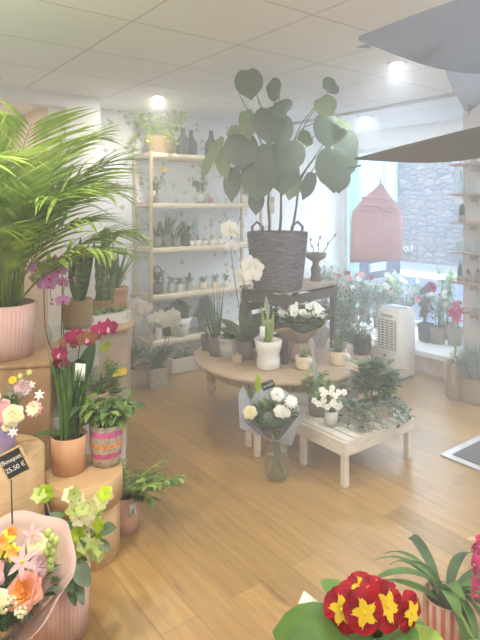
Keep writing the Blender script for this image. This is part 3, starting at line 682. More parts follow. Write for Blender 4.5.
# ================================================================ PLANTS: THE BIG ONES
# --- giant round-leaved plant in the dark wicker basket on the crate
BP = Vector((.262, 3.78, TZ+.502)); px = BP.y/F
t = thing('potted_tree', 'large plant with big round grey-green leaves in a dark wicker basket', 'potted plant', BP)
b = MB(); pr = []
for i in range(37):
    z = .385*i/36; pr.append((.163+.047*(i/36)**.8+(.006 if i % 2 else -.002), z))
pr += [(.214, .392), (.205, .396), (.198, .388), (.19, .32), (.003, .318)]
b.lathe(pr, WICKD, seg=40, ribs=20, amp=.010); b.build('basket', t)
for sx in (-1, 1):
    b = MB(); b.tube([(sx*.175, 0, .375), (sx*.18, 0, .43), (sx*.145, 0, .465), (sx*.105, 0, .43), (sx*.10, .0, .33)], .010, WICKD, 8)
    q = b.build('handle', t); q.rotation_euler.z = R(8)
b = MB(); b.lathe([(.19, .325), (.1, .34), (.004, .345)], SOIL, seg=20, cap=False); b.build('soil', t)
trunks = []
for k, (u0, u1, v1, dy) in enumerate(((269, 270, 165, -.02), (279, 283, 150, .03), (289, 300, 175, .05))):
    p0 = W(u0, 244, BP.y)-BP; p1 = W(u1, v1, BP.y+dy)-BP; pm = (p0+p1)/2+Vector((.01*(k-1), 0, 0)); p0.z = .33
    b = MB(); b.tube([p0, p0.lerp(pm, .5)+Vector((.006, 0, 0)), pm, p1], .011, STEMD, 8, .006); b.build('trunk', t); trunks.append([p0, pm, p1])
# (u, v, radius px wide, radius px high, nearness, tilt of the blade's stalk side in degrees, normal, pale)
LV = [(249, 82, 14, 14, -.28, 10, (.1, -1, -.25), 0), (275, 88, 15, 7, -.30, -100, (.2, -1, .5), 0), (331, 84, 13, 7, -.20, -70, (-.2, -1, .7), 0), (325, 104, 11, 12, -.15, 30, (-.3, -1, .4), 1),
      (343, 122, 11, 9, -.12, -60, (.3, -.6, .8), 1), (283, 107, 15, 8, -.25, -130, (.2, -1, .6), 0), (241, 148, 17, 17, -.22, 0, (0, -1, .1), 0), (268, 122, 15, 18, -.30, 5, (-.15, -1, .1), 0), (281, 128, 13, 16, -.26, -8, (.2, -1, .1), 0),
      (213, 152, 6, 19, -.12, -38, (-.6, -1, .2), 1), (222, 160, 8, 17, -.1, 20, (-.5, -1, .3), 1), (232, 181, 9, 17, -.05, 0, (-.2, -1, .2), 0), (258, 178, 17, 19, -.16, 0, (0, -1, -.05), 0), (272, 158, 17, 17, -.2, 5, (.1, -1, .1), 0),
      (290, 153, 16, 16, -.2, -10, (.15, -1, .1), 0), (283, 172, 17, 18, -.13, 0, (.1, -1, .0), 0), (293, 184, 11, 13, -.05, -15, (.4, -1, 0), 1), (309, 184, 7, 14, -.1, -24, (.2, -1, .2), 0), (327, 128, 13, 17, -.15, 5, (.1, -1, .1), 0),
      (347, 143, 14, 17, -.12, -15, (.35, -1, .2), 0), (334, 166, 18, 21, -.2, 0, (.05, -1, .05), 0), (346, 158, 14, 17, -.1, -10, (.3, -1, .1), 0), (306, 137, 10, 7, -.1, -70, (.1, -1, .6), 1), (207, 163, 6, 14, .0, -20, (-.7, -1, .2), 1),
      (247, 122, 9, 16, -.2, 15, (-.4, -1, .3), 1), (234, 137, 8, 14, -.15, 12, (-.5, -1, .2), 1), (339, 178, 12, 12, -.02, 0, (.1, -1, .0), 0), (256, 200, 8, 12, .06, 0, (-.2, -1, .1), 0)]
for u, v, rx, ry, dn, tl, nn, pale in LV:
    D = BP.y+dn*(1 if v > 110 else 1.0); 
    if v < 112: D = 3.42
    c = W(u, v, D)-BP; k = D/F
    up = Vector((math.sin(R(-tl)), 0, math.cos(R(-tl)))); n = Vector(nn).normalized()
    b = MB(); b.disc(c, n, up, rx*k*1.05, ry*k*1.05, G_SHEETL if pale else G_SHEET, heart=.22 if rx > 8 else .1, cup=.13)
    a = c+up*ry*k*.6+n*-.01
    tr = min(trunks, key=lambda q: (q[2]-c).length); src = tr[1].lerp(tr[2], rnd(.3, 1))
    mid = (src+a)/2+Vector((0, 0, .05+.1*abs(src.x-a.x)))
    b.tube([src, mid.lerp(src, .4), mid, a.lerp(mid, .35), a], .0042, STEM, 5, .0028)
    b.build('leaf', t)
for u, v in ((239, 94), (257, 96)):
    b = MB(); p1 = W(u, v, 3.45)-BP; b.tube([trunks[0][2], (trunks[0][2]+p1)/2+Vector((.01, 0, .02)), p1], .006, STEM, 5, .002); b.build('shoot', t)
b = MB(); p = W(272, 205, BP.y-.03)-BP; b.box(p, (.035, .002, .11), PAPER, rz=.2); b.tube([p+Vector((0, 0, .05)), p+Vector((-.015, .03, .09))], .0015, PAPER, 4); b.build('price_tag', t)

# --- areca palm in the pink ribbed pot
PA = Vector((-1.175, 2.70, .79)); 
t = thing('potted_palm', 'feathery areca palm in a pink ribbed pot on the tall brown plinth', 'potted palm', PA)
pot(t, .125, .146, .262, PINKPOT, ribs=44, amp=.018)
def frond(parent, p0, az, L, lean, droop, nl, ll, m):
    b = MB(); pts = []; p = Vector(p0); el = lean; d = None; n = 16; o = Vector((math.cos(az), math.sin(az), 0))
    for i in range(n+1):
        pts.append(p.copy()); tt = i/n; e = el+droop*tt*tt
        d = o*math.sin(e)+UP*math.cos(e); p = p+d*(L/n)
    b.tube(pts, .005, STEM, 5, .0015)
    side = o.cross(UP)
    for i in range(nl):
        tt = .30+.68*i/(nl-1); x = tt*n; k = min(int(x), n-1); q = pts[k].lerp(pts[k+1], x-k); dd = (pts[k+1]-pts[k]).normalized()
        l = ll*(.45+.9*math.sin(math.pi*min(1, (tt-.22)*1.15)))*rnd(.85, 1.1); up2 = side.cross(dd)
        for s in (-1, 1):
            dr = (side*s*.9+dd*.8+up2*.25*rnd(.5, 1.4)).normalized()
            b.leaf(q, dr, up2, l, .021, m, 'lance', rnd(.3, .9), .15, 5)
    b.build('frond', parent)
for az, L, ln, dr, nl, ll in ((8, .98, .55, 1.3, 26, .24), (-12, .9, .6, 1.3, 24, .24), (0, 1.05, .18, 1.9, 26, .30), (35, 1.25, .22, 1.3, 28, .32), (-30, .95, .16, 1.9, 26, .30), (-80, 1.15, .10, 1.7, 26, .34), (-55, .85, .1, 1.5, 24, .30), (60, 1.2, .12, 1.5, 26, .30), (100, 1.25, .14, 1.3, 24, .3),
                              (10, 1.35, .10, 1.25, 28, .32), (-100, 1.3, .10, 1.2, 26, .34), (150, 1.1, .2, 1.4, 24, .3), (200, 1.2, .2, 1.4, 24, .3), (-10, .8, .3, 1.5, 22, .26), (45, .95, .05, 1.4, 24, .28), (-120, .95, .15, 1.6, 24, .3), (20, .75, .1, 1.1, 22, .25), (-45, 1.3, .05, 1.1, 26, .32), (-70, .7, .3, 1.2, 22, .24)):
    a = R(az); L = L*(.88 if abs(az) < 65 else 1); dr = dr*(.72 if abs(az) < 60 else 1); frond(t, (math.cos(a)*.03, math.sin(a)*.03, .22), a+rnd(-.1, .1), L*rnd(.84, .92), ln*1.25, dr*1.12, nl, ll*1.05, random.choice([G_PALM, G_PALM, G_LIGHT]))
for k in range(34):
    a = rnd(0, 6.28); r = rnd(.02, .10); b = MB(); x, y = math.cos(a)*r, math.sin(a)*r
    b.tube([(x, y, .2), (x*1.15, y*1.15, .42), (x*1.5, y*1.5, rnd(.6, .8))], .0055, random.choice([G_PALM, G_LIGHT]), 6, .004); b.build('cane', t)

# --- tall plant at the right, only its hanging leaves reach the view
FP = Vector((.86, .98, 0))
t = thing('tall_houseplant', 'large grey-green leaves reaching in from the upper right corner', 'potted plant', FP)
pot(t, .14, .17, .30, GREYP)
b = MB(); b.tube([(0, 0, .26), (.03, .02, 1.0), (.0, .0, 1.7), (-.06, -.03, 2.15)], .014, STEMB, 10, .008); b.build('trunk', t)
BIGL = leafm('veil_grey_leaf', (.25, .27, .31), (.22, .24, .275), .25, .5, 3)  # haze veil over these leaves is painted into the pale grey
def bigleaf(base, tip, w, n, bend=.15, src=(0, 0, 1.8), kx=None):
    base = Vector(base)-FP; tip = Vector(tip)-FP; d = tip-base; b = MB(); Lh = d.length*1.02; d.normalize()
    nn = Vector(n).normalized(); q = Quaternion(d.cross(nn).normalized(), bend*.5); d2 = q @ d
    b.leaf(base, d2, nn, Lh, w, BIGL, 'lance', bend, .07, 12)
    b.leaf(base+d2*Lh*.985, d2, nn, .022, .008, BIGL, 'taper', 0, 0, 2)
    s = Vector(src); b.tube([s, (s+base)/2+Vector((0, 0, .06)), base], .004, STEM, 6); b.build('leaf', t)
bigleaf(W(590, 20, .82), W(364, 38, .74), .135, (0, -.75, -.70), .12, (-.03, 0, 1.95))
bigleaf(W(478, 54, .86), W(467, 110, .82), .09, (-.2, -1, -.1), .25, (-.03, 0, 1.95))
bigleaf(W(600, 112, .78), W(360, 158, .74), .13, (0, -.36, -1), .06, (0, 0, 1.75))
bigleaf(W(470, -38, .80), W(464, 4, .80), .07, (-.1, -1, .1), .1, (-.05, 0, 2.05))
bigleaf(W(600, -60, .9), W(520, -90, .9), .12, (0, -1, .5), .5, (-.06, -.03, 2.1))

# --- primrose on a small table near the camera
PT = Vector((.20, .78, .70))
t = thing('side_table', 'small round wooden pedestal table below the primrose', 'table', Vector((.20, .78, 0)))
b = MB(); b.lathe([(.085, .68), (.09, .69), (.085, .70)], WOODB, seg=40); b.build('table_top', t)
b = MB(); b.lathe([(.13, 0), (.13, .02), (.03, .05), (.025, .66), (.05, .68)], WOODB, seg=24); b.build('pedestal', t)
t = thing('potted_primrose', 'red primrose with yellow flower centres in the near foreground', 'flower pot plant', PT)
pot(t, .046, .058, .205, TERRA)
b = MB(); k = .76/F
for u, v, d, w, du, dv, dy in ((352, 630, .76, .070, -58, 2, -.06), (330, 625, .70, .06, -20, 22, -.08), (372, 632, .74, .055, 30, -4, -.03), (380, 618, .80, .055, 45, 2, .05), (345, 612, .80, .04, -22, -34, .04), (395, 640, .72, .06, 38, 6, -.03), (352, 640, .68, .06, -44, 18, -.02), (360, 600, .86, .045, -5, -15, .06), (340, 655, .7, .06, -30, 30, -.05), (390, 655, .7, .06, 30, 30, -.05)):
    p0 = Vector((rnd(-.01, .01), rnd(-.01, .01), .20)); tip = W(u+du, v+dv, d+dy)-PT; dd = tip-p0; Ln = dd.length
    b.leaf(p0, dd.normalized()+UP*.35, UP-Vector((0, .3, 0)), Ln*1.06, w, G_MID if u != 395 else G_LIGHT, 'obov', .75, .1, 8)
b.build('foliage', t)
for u, v, r, dy, n in ((343, 610, 20, -.02, (-.35, -1, .35)), (364, 612, 19, -.045, (0, -1, .2)), (386, 606, 21, -.02, (.45, -.9, .5)), (362, 590, 17, .02, (0, -.7, .9)), (377, 594, 17, .0, (.25, -.6, .9)), (348, 594, 14, .045, (-.4, -.5, .8)), (391, 592, 13, .05, (.4, -.4, 1)), (410, 612, 18, -.01, (.7, -.9, .3))):
    c = W(u, v, .75+dy)-PT; n = Vector(n); b = MB(); r *= k
    n = n+Vector((rnd(-.15, .15), 0, rnd(-.15, .15))); ph = rnd(0, 1); b.petals(c, n, 5, r*rnd(1, 1.1), r*1.2, P_RED, .22, ph, 'obov', .7, 6)
    nn = n.normalized(); b.petals(c+nn*.0022, n, 5, r*.62, r*.42, P_YEL, .26, ph, 'oval', .35, 4); b.petals(c+nn*.0026, n, 5, r*.72, r*.16, P_YEL, .27, ph+.2, 'lance', .35, 4); b.ball(c+nn*.002, r*.14, P_YEL, 8, 4)
    b.build('flower', t); b = MB(); b.tube([(0, 0, .20), c*.5+Vector((0, .01, .13)), c-nn*.004], .0018, STEM, 5); b.build('flower_stem', t)
b = MB(); c = W(307, 611, .83)-PT; b.box(c, (.034, .001, .040), CREAM, rot=Matrix.Rotation(R(35), 3, 'Y') @ Matrix.Rotation(-.5, 3, 'X')); b.tube([c+Vector((0.008, 0, -.016)), (0.01, .02, .20)], .001, CREAM, 4); b.build('price_tag', t)

# --- red-striped pot and hyacinth on the floor, lower right
loc = fl(447, 655); loc.y = 1.90; loc = Vector(((446-240)/F*1.90, 1.90, 0))
t = thing('potted_plant', 'drooping green plant in a gold and red striped cylinder pot at lower right', 'potted plant', loc)
STR, N, L = nodes_mat('gold_red_stripes'); bs = N['Principled BSDF']; bs.inputs['Roughness'].default_value = .35
tc = N.new('ShaderNodeTexCoord'); g = N.new('ShaderNodeTexGradient'); g.gradient_type = 'RADIAL'; L.new(tc.outputs['Object'], g.inputs[0])
mu = N.new('ShaderNodeMath'); mu.operation = 'MULTIPLY'; mu.inputs[1].default_value = 16; L.new(g.outputs['Fac'], mu.inputs[0]); fr = N.new('ShaderNodeMath'); fr.operation = 'FRACT'; L.new(mu.outputs[0], fr.inputs[0])
gt = N.new('ShaderNodeMath'); gt.operation = 'GREATER_THAN'; gt.inputs[1].default_value = .5; L.new(fr.outputs[0], gt.inputs[0]); mx = N.new('ShaderNodeMixRGB'); L.new(gt.outputs[0], mx.inputs[0])
mx.inputs[1].default_value = (.60, .42, .30, 1); mx.inputs[2].default_value = (.50, .10, .08, 1); L.new(mx.outputs[0], bs.inputs['Base Color'])
pot(t, .074, .077, .165, STR)
b = MB(); b.lathe([(.0765, .163), (.0785, .166), (.076, .168), (.074, .166)], mat('gold_rim', (.8, .6, .35), .3, metal=.6), seg=32, cap=False); b.build('rim', t)
b = MB()
for k in range(20):
    a = rnd(0, 6.28); o = Vector((math.cos(a), math.sin(a), 0)); sp = rnd(.15, .65)
    b.leaf(o*rnd(.0, .03)+UP*.145, o*math.sin(sp)+UP*math.cos(sp), UP*math.sin(sp)-o, rnd(.18, .34), rnd(.034, .05), random.choice([G_MID, G_MID, G_DARK]), 'oval', rnd(.9, 2.6), .12, 9, rnd(-.8, .8))
b.leaf((-.02, -.02, .15), (-.8, -.15, .75), (.5, 0, .6), .24, .042, G_MID, 'lance', .5, .15, 7)
b.build('foliage', t)
loc = Vector(((483-240)/F*1.55, 1.55, 0))
t = thing('potted_hyacinth', 'magenta hyacinth in a tall green pot cut by the right edge', 'flower pot plant', loc)
pot(t, .05, .062, .24, GREENP)
straps(t, .21, 6, .16, .03, [G_MID, G_LIGHT], .3, .4)
b = MB(); b.tube([(0, 0, .20), (0, 0, .56)], .007, STEM, 6); b.build('flower_stem', t)
for k in range(46):
    z = .40+.18*rnd(0, 1); a = rnd(0, 6.28); o = Vector((math.cos(a), math.sin(a), rnd(-.2, .4))); c = Vector((0, 0, z))+o*.030*(1 if z < .54 else .6)
    b = MB(); b.petals(c, o, 6, .020, .009, P_MAG, .35, rnd(0, 1), 'lance', 1.1, 3); b.tube([Vector((0, 0, z-.005)), c], .003, P_MAG, 5); b.build('floret', t)
b = MB(); b.leaf((-.0, 0, .57), (-.9, 0, .3), UP, .045, .02, P_PEACH, 'oval', .3, .2, 4); b.build('bud', t)

# ================================================================ LEFT DISPLAY
# lilac orchid behind the palm pot
def sp(loc, lst): return [W(u, v, D)-loc for u, v, D in lst]
loc = Vector((-.90, 2.86, .482))
orchid('potted_orchid', 'lilac orchid with arching stems just right of the palm pot', loc,
       lambda t: pot(t, .045, .055, .11, WHITE),
       [([(0, 0, .1)]+sp(loc, [(48, 340, 2.8), (44, 300, 2.8), (44, 274, 2.75), (38, 266, 2.7), (33, 278, 2.68)]), 5),
        ([(0, 0.01, .1)]+sp(loc, [(62, 345, 2.85), (62, 300, 2.85), (62, 274, 2.8), (56, 264, 2.75), (50, 270, 2.72), (51, 300, 2.7)]), 7),
        ([(.01, 0, .1)]+sp(loc, [(64, 340, 2.8), (63, 300, 2.8), (66, 279, 2.76), (74, 279, 2.72)]), 2)], P_LILAC, .042, 3, .16, .06, .1, lm=G_DARK)
# crimson orchid
loc = Vector((-.80, 2.72, .482))
loc.z = .48; loc = Vector((-.80, 2.76, .482)); loc = Vector((-.83, 2.755, .482))
t = orchid('potted_orchid', 'crimson and bronze orchid with broad leaves behind the terracotta pot', loc,
       lambda t: pot(t, .045, .05, .09, GREYW),
       [([(0, 0, .1)]+sp(loc, [(78, 372, 2.68), (80, 345, 2.66), (92, 332, 2.62), (104, 330, 2.58), (114, 326, 2.55)]), 4),
        ([(0, .01, .1)]+sp(loc, [(72, 376, 2.68), (66, 352, 2.66), (72, 335, 2.62), (84, 336, 2.58), (88, 343, 2.55)]), 5),
        ([(-.01, 0, .1)]+sp(loc, [(62, 386, 2.7), (60, 362, 2.66), (62, 350, 2.6), (64, 358, 2.55)]), 3)], P_CRIM, .043, 5, .26, .10, .08, lip=mat('lip_pink', (.85, .35, .5), .5), lm=G_DARK, fm2=P_BRONZE)
stick_tag(t, W(80, 372, 2.45)-loc, .05, .075, -.2, -.1)
# terracotta pot of strap leaves
loc = Vector((-.762, 2.405, .3625))
t = thing('potted_bulbs', 'tall strap leaves in a smooth terracotta pot on the beech drum', 'potted plant', loc)
pot(t, .070, .080, .158, TERRA)
b = MB()
for i in range(22):
    a = rnd(0, 6.28); o = Vector((math.cos(a), math.sin(a), 0)); sp_ = rnd(0, .16)
    b.leaf(o*rnd(0, .05)+UP*.14, o*math.sin(sp_)+UP, UP*.2-o, rnd(.24, .40), rnd(.02, .03), random.choice([G_MID, G_MID, G_DARK]), 'strap', rnd(.0, .35), .25, 6)
for d, L in (((-.9, -.1, .35), .18), ((.75, .2, .75), .20)): b.leaf((0, 0, .15), d, UP, L, .065, G_MID, 'lance', .7, .1, 6)
b.build('foliage', t)
# striped woven pot
loc = Vector((-.612, 2.475, .3625))
t = thing('potted_fern', 'leafy fern in a woven pot with pink and orange stripes', 'potted fern', loc)
STW, N, L = nodes_mat('striped_weave'); bs = N['Principled BSDF']; bs.inputs['Roughness'].default_value = .85
tc = N.new('ShaderNodeTexCoord'); se = N.new('ShaderNodeSeparateXYZ'); L.new(tc.outputs['Object'], se.inputs[0])
nz = N.new('ShaderNodeTexNoise'); nz.inputs['Scale'].default_value = 90; L.new(tc.outputs['Object'], nz.inputs[0])
mz = N.new('ShaderNodeMath'); mz.operation = 'MULTIPLY_ADD'; mz.inputs[1].default_value = .012; L.new(nz.outputs['Fac'], mz.inputs[0]); L.new(se.outputs['Z'], mz.inputs[2])
mr = N.new('ShaderNodeMath'); mr.operation = 'MULTIPLY'; mr.inputs[1].default_value = 1/.19; L.new(mz.outputs[0], mr.inputs[0])
rp = N.new('ShaderNodeValToRGB'); rp.color_ramp.interpolation = 'CONSTANT'; e = rp.color_ramp; BASEC = (.50, .42, .32, 1); e.elements[0].color = BASEC; e.elements[1].position = .24; e.elements[1].color = (.60, .10, .26, 1)
for p, c in ((.36, BASEC), (.48, (.85, .36, .14, 1)), (.60, BASEC), (.74, (.66, .14, .34, 1)), (.88, BASEC)): x = e.elements.new(p); x.color = c
L.new(mr.outputs[0], rp.inputs[0]); mx = N.new('ShaderNodeMixRGB'); mx.blend_type = 'MULTIPLY'; mx.inputs[0].default_value = .7; r2 = N.new('ShaderNodeValToRGB'); r2.color_ramp.elements[0].position = .35; r2.color_ramp.elements[1].position = .6; r2.color_ramp.elements[0].color = (.5, .5, .5, 1)
L.new(nz.outputs['Fac'], r2.inputs[0]); L.new(rp.outputs[0], mx.inputs[1]); L.new(r2.outputs[0], mx.inputs[2]); L.new(mx.outputs[0], bs.inputs['Base Color'])
pot(t, .062, .078, .185, STW, name='woven_pot', bulge=.003)
shrub(t, .175, .15, .13, .14, 230, .085, .036, [G_MID, G_DARK, G_LIGHT], stems=14, up=.35, bend=1.0, base=.04)
stick_tag(t, (-.085, -.035, .135), .022, .055, -.6, 0)
# fern with the white tag on the floor
loc = Vector((-.545, 2.57, 0))
t = thing('potted_fern', 'wavy-leaved fern in a small pot with a white tag on the floor', 'potted fern', loc)
pot(t, .062, .072, .17, PINKTERRA)
b = MB()
for k in range(13):
    a = rnd(-1.2, 1.9); o = Vector((math.cos(a), math.sin(a), 0)); L_ = rnd(.18, .33); el = rnd(.25, 1.0); p = Vector((0, 0, .155)); d = o*math.cos(el)+UP*math.sin(el)
    pts = [p.copy()]
    for j in range(9): p = p+d*L_/9; d = (d+Vector((0, 0, -.07))).normalized(); pts.append(p.copy())
    b.tube(pts, .0022, STEM, 4, .001); sd = o.cross(UP); nn = sd.cross(d)
    b.leaf(pts[0].lerp(pts[2], .6), (pts[4]-pts[1]), UP, L_*.85, .028, G_MID, 'lance', .6, .1, 7)
    for j in range(2, 9):
        for s in (-1, 1): b.leaf(pts[j], sd*s+(pts[j]-pts[j-1]).normalized()*.8, UP, rnd(.035, .055), .018, random.choice([G_MID, G_LIGHT]), 'oval', .4, .1, 3)
b.build('foliage', t)
b = MB(); b.box((.047, -.058, .12), (.034, .002, .062), PAPER, rz=.55); b.box((.0475, -.0595, .115), (.01, .001, .02), mat('tag_blue', (.2, .35, .55), .6), rz=.55); b.build('price_tag', t)
# lavender pot arrangement
loc = Vector((-.985, 2.185, .5345))
t = thing('flower_arrangement', 'pink and cream flowers in a lavender pot on the left drum', 'flower arrangement', loc)
pot(t, .068, .085, .155, LAV)
shrub(t, .14, .14, .12, .14, 90, .06, .022, [G_GREY, G_MID, G_DARK], stems=12, up=.4)
for u, v, r, m, kd, dy in ((3, 417, .030, P_PINK, 'r', -.1), (4, 405, .026, P_PINK, 'r', -.05), (12, 415, .042, P_CREAM, 'r', -.12), (22, 388, .036, P_MAUVE, 'r', .0), (34, 409, .034, P_PINK, 'd', -.05), (12, 380, .016, P_YEL, 'r', 0), (39, 395, .024, P_WHITE, 's', 0), (31, 385, .020, P_WHITE, 's', .02), (25, 392, .018, P_WHITE, 's', 0), (13, 432, .022, P_WHITE, 's', -.12), (5, 427, .018, P_CREAM, 'r', -.12), (29, 372, .016, P_GREEN, 's', 0), (20, 376, .015, P_GREEN, 's', 0), (-8, 400, .035, P_PINK, 'r', 0)):
    c = W(u, v, 2.17+dy)-loc; n = Vector((rnd(-.2, .4), -1, .5)); b = MB()
    if kd == 'r': b.rose(c, n, r, m)
    elif kd == 'd':
        for q in range(3): b.petals(c, n, 9, r, r*.5, P_CREAM if q == 2 else m, .1+q*.4, q*.3)
    else: b.petals(c, n, 6, r, r*.4, m, .2, 0, 'lance'); b.ball(c, r*.15, P_YEL, 6, 4)
    b.build('flower', t); b = MB(); b.tube([(rnd(-.03, .03), rnd(-.03, .03), .13), c*.6+Vector((0, 0, .03)), c-n.normalized()*r*.5], .002, STEM, 5); b.build('flower_stem', t)
# chalk sign
loc = W(14, 463, 1.62); sg0 = Vector((loc.x, 1.62, .30))
# wrapped bouquet, front left
BQ = Vector((-.66, 1.50, .0))
t = thing('low_drum', 'low round stand below the front left bouquet', 'display stand', BQ); b = MB(); b.lathe([(.15, 0), (.155, .01), (.155, .19), (.15, .20)], WOODB, seg=40); b.build('body', t)
t = thing('glass_vase', 'clear vase of pebbles holding the pink wrapped bouquet', 'vase', BQ+Vector((0, 0, .201)))
b = MB(); b.lathe([(.06, .0), (.066, .01), (.056, .10), (.06, .19), (.056, .19), (.052, .1), (.055, .02), (.003, .015)], GLASS, seg=28); b.build('glass', t)
b = MB()
for k in range(70): b.ball((rnd(-.034, .034), rnd(-.034, .034), rnd(.03, .13)), rnd(.006, .010), random.choice([BLACK, GREYP, GREYW]), 6, 4)
tag(b.build('pebbles', t), kind='stuff')
BQ2 = BQ+Vector((0, 0, .335))
t = thing('wrapped_bouquet', 'front left bouquet with a peach rose wrapped in pink paper', 'bouquet', BQ2)
KB = 1.45/F
def wrap(parent, r0, r1, z0, z1, m, folds=9, amp=.12, tilt=(0, 0), gap=0, hi=None, name='paper_wrap', seg=72, wav=.03):
    b = MB(); vs = []; fs = []; nr = 9
    for j in range(nr):
        tt = j/(nr-1)
        for i in range(seg):
            a = gap/2+(2*math.pi-gap)*i/(seg-1); w = 1+amp*math.sin(folds*a+1)*tt*(1-tt*.3)
            top = z1+(hi(a) if hi else 0)*1.0+wav*math.sin(folds*a*.5)
            r = (r0+(r1-r0)*tt**.85)*w; z = z0+(top-z0)*tt
            vs.append((r*math.cos(a)+tilt[0]*tt, r*math.sin(a)+tilt[1]*tt, z))
    for j in range(nr-1):
        for i in range(seg-1): a = j*seg+i; fs.append((a, a+1, a+1+seg, a+seg))
    b.add(vs, fs, m); return b.build(name, parent, solid=.0012)
o = wrap(t, .03, .165, .0, .19, PPINK, 7, .05, (.02, .03), .0, hi=lambda a: .09*math.sin(a)-.035, wav=.012)
b = MB(); b.tube([(.032*math.cos(a/3), .032*math.sin(a/3), .02) for a in range(20)], .004, KRAFT, 6); b.build('string', t)
b = MB(); b.ball((.0, .02, .10), .085, G_DARK, 14, 8, .8, jit=.008)
for k in range(150): d = rdir(.0, 1); p = Vector((.0, .03, .10))+Vector((d.x*.12, d.y*.11, d.z*.07)); b.leaf(p, d+UP*.4, UP, rnd(.04, .075), .022, random.choice([G_DARK, G_MID, G_GREY]), 'lance', .6)
b.build('foliage', t)
for u, v, r, m, kd, dy in ((22, 591, .050, P_ORANGE, 'peach', -.05), (2, 543, .04, P_ORANGE, 'lily', .0), (38, 545, .034, P_CREAM, 'r', .05), (41, 563, .032, P_MAUVE, 'r', -.0), (22, 562, .045, P_MAUVE, 's', -.05), (32, 535, .035, P_MAUVE, 's', .06), (12, 552, .028, P_ORANGE, 'lily', -.02), (10, 533, .02, P_ORANGE, 'r', .06), (-14, 575, .045, P_PINK, 'r', -.05), (-18, 545, .04, P_ORANGE, 'r', .02), (-5, 600, .03, P_CREAM, 'r', -.09), (10, 606, .03, P_CREAM, 'd', -.08), (20, 612, .02, P_CREAM, 'd', -.08)):
    c = W(u, v, 1.47+dy)-BQ2; n = Vector((rnd(-.1, .3), -1, .9)); b = MB()
    if kd == 'peach': b.rose(c, n, r, P_PEACH, P_ORANGE)
    elif kd == 'r': b.rose(c, n, r, m)
    elif kd == 'lily': b.petals(c, n, 6, r, r*.5, P_YEL, .4, 0, 'lance', 1.1); b.petals(c, n, 5, r*.6, r*.4, m, .8)
    elif kd == 's': b.petals(c, n, 6, r, r*.36, m, .15, .2, 'lance'); b.ball(c, r*.13, P_YEL, 6, 4); b.tube([c, c+n.normalized()*r*.4], .001, P_CREAM, 4)
    else:
        for q in range(14): b.ball(c+rdir(-.3, 1)*r*.7, .005, P_CREAM, 6, 4)
    b.build('flower', t)
for u, v in ((52, 538), (50, 545), (53, 551), (51, 560), (47, 552), (56, 541), (48, 533), (50, 566)):
    b = MB(); b.ball(W(u, v, 1.47)-BQ2, .011, P_GREEN, 10, 6, 1.2); b.build('berry', t)
# chalk price sign
t = thing('chalk_sign', 'small slanted chalkboard price sign on a stick above the front left bouquet', 'price sign', Vector((W(9, 463, 1.58).x+.0, 1.58, .62)))
c = W(14, 463, 1.58)-t.location
fr = Matrix.Rotation(R(-27), 3, 'Y'); b = MB(); b.box(c, (.070, .004, .072), SLATE, rot=fr); b.build('board', t, False)
for dx, dz, sx, sz in ((0, .037, .076, .004), (0, -.037, .076, .004), (.036, 0, .004, .074), (-.036, 0, .004, .074)): b = MB(); b.box(c+fr @ Vector((dx, 0, dz)), (sx, .007, sz), WOODB, rot=fr); b.build('frame_strip', t, False)
e0 = Vector((R(90), R(-27) if False else 0, 0))
def chalk(body, size, dz):
    o = text('chalk_text', body, size, CHALK, t, c+fr @ Vector((0, -.0035, dz)), (0, 0, 0)); o.rotation_euler = (fr @ Matrix.Rotation(R(90), 3, 'X')).to_euler()
chalk('Bouquet', .0185, .013); chalk('25.50 €', .020, -.013)
b = MB(); b.tube([c+Vector((-.01, .003, -.03)), c+Vector((-.006, .003, -.18))], .0022, STEMD, 6); b.build('stake', t)
# ribbed pink pot with green hydrangea at lower left
loc = Vector((-.645, 1.95, 0))
t = thing('flower_arrangement', 'lime green flowers in a pink ribbed pot at lower left', 'flower arrangement', loc)
pot(t, .094, .100, .235, PINKPOT, ribs=40, amp=.015)
shrub(t, .22, .14, .10, .22, 70, .09, .036, [G_GREY, G_MID, G_DARK], stems=10, shape='oval', up=.3)
k = 1.9/F
for u, v, n_, r in ((75, 500, 6, 15), (70, 522, 7, 15), (88, 530, 7, 14), (95, 505, 5, 9), (82, 512, 6, 12), (90, 548, 5, 12), (40, 496, 4, 8), (72, 545, 6, 12), (104, 497, 3, 5), (98, 520, 4, 9), (65, 560, 4, 8)):
    for q in range(n_):
        c = W(u+rnd(-r, r)*.8, v+rnd(-r, r)*.7, 1.88+rnd(-.05, .05))-loc; n = Vector((rnd(-.6, .6), -1, rnd(0, 1))); b = MB()
        b.petals(c, n, 5, rnd(.024, .032), .024, random.choice([P_GREEN, P_GREEN, G_LIME, P_CREAM]), .5, rnd(0, 1), 'obov', .5); b.ball(c, .004, G_LIGHT, 6, 4)
        b.build('blossom', t)
b = MB()
for u, v, u2, v2, w in ((72, 560, 56, 585, .05), (74, 560, 88, 585, .06), (70, 575, 74, 606, .035), (98, 540, 108, 548, .03), (100, 530, 111, 527, .045), (60, 570, 72, 590, .05), (66, 565, 50, 575, .045), (78, 580, 82, 604, .03)):
    p = W(u, v, 1.86)-loc; q = W(u2, v2, 1.80)-loc; b = MB(); b.leaf(p, q-p, UP+Vector((0, -1, 0)), (q-p).length, w, G_DARK if u < 73 else G_GREY, 'oval', .4, .1, 6); b.tube([p, p*.7+Vector((0, 0, .07))], .002, STEM, 5); b.build('leaf', t)
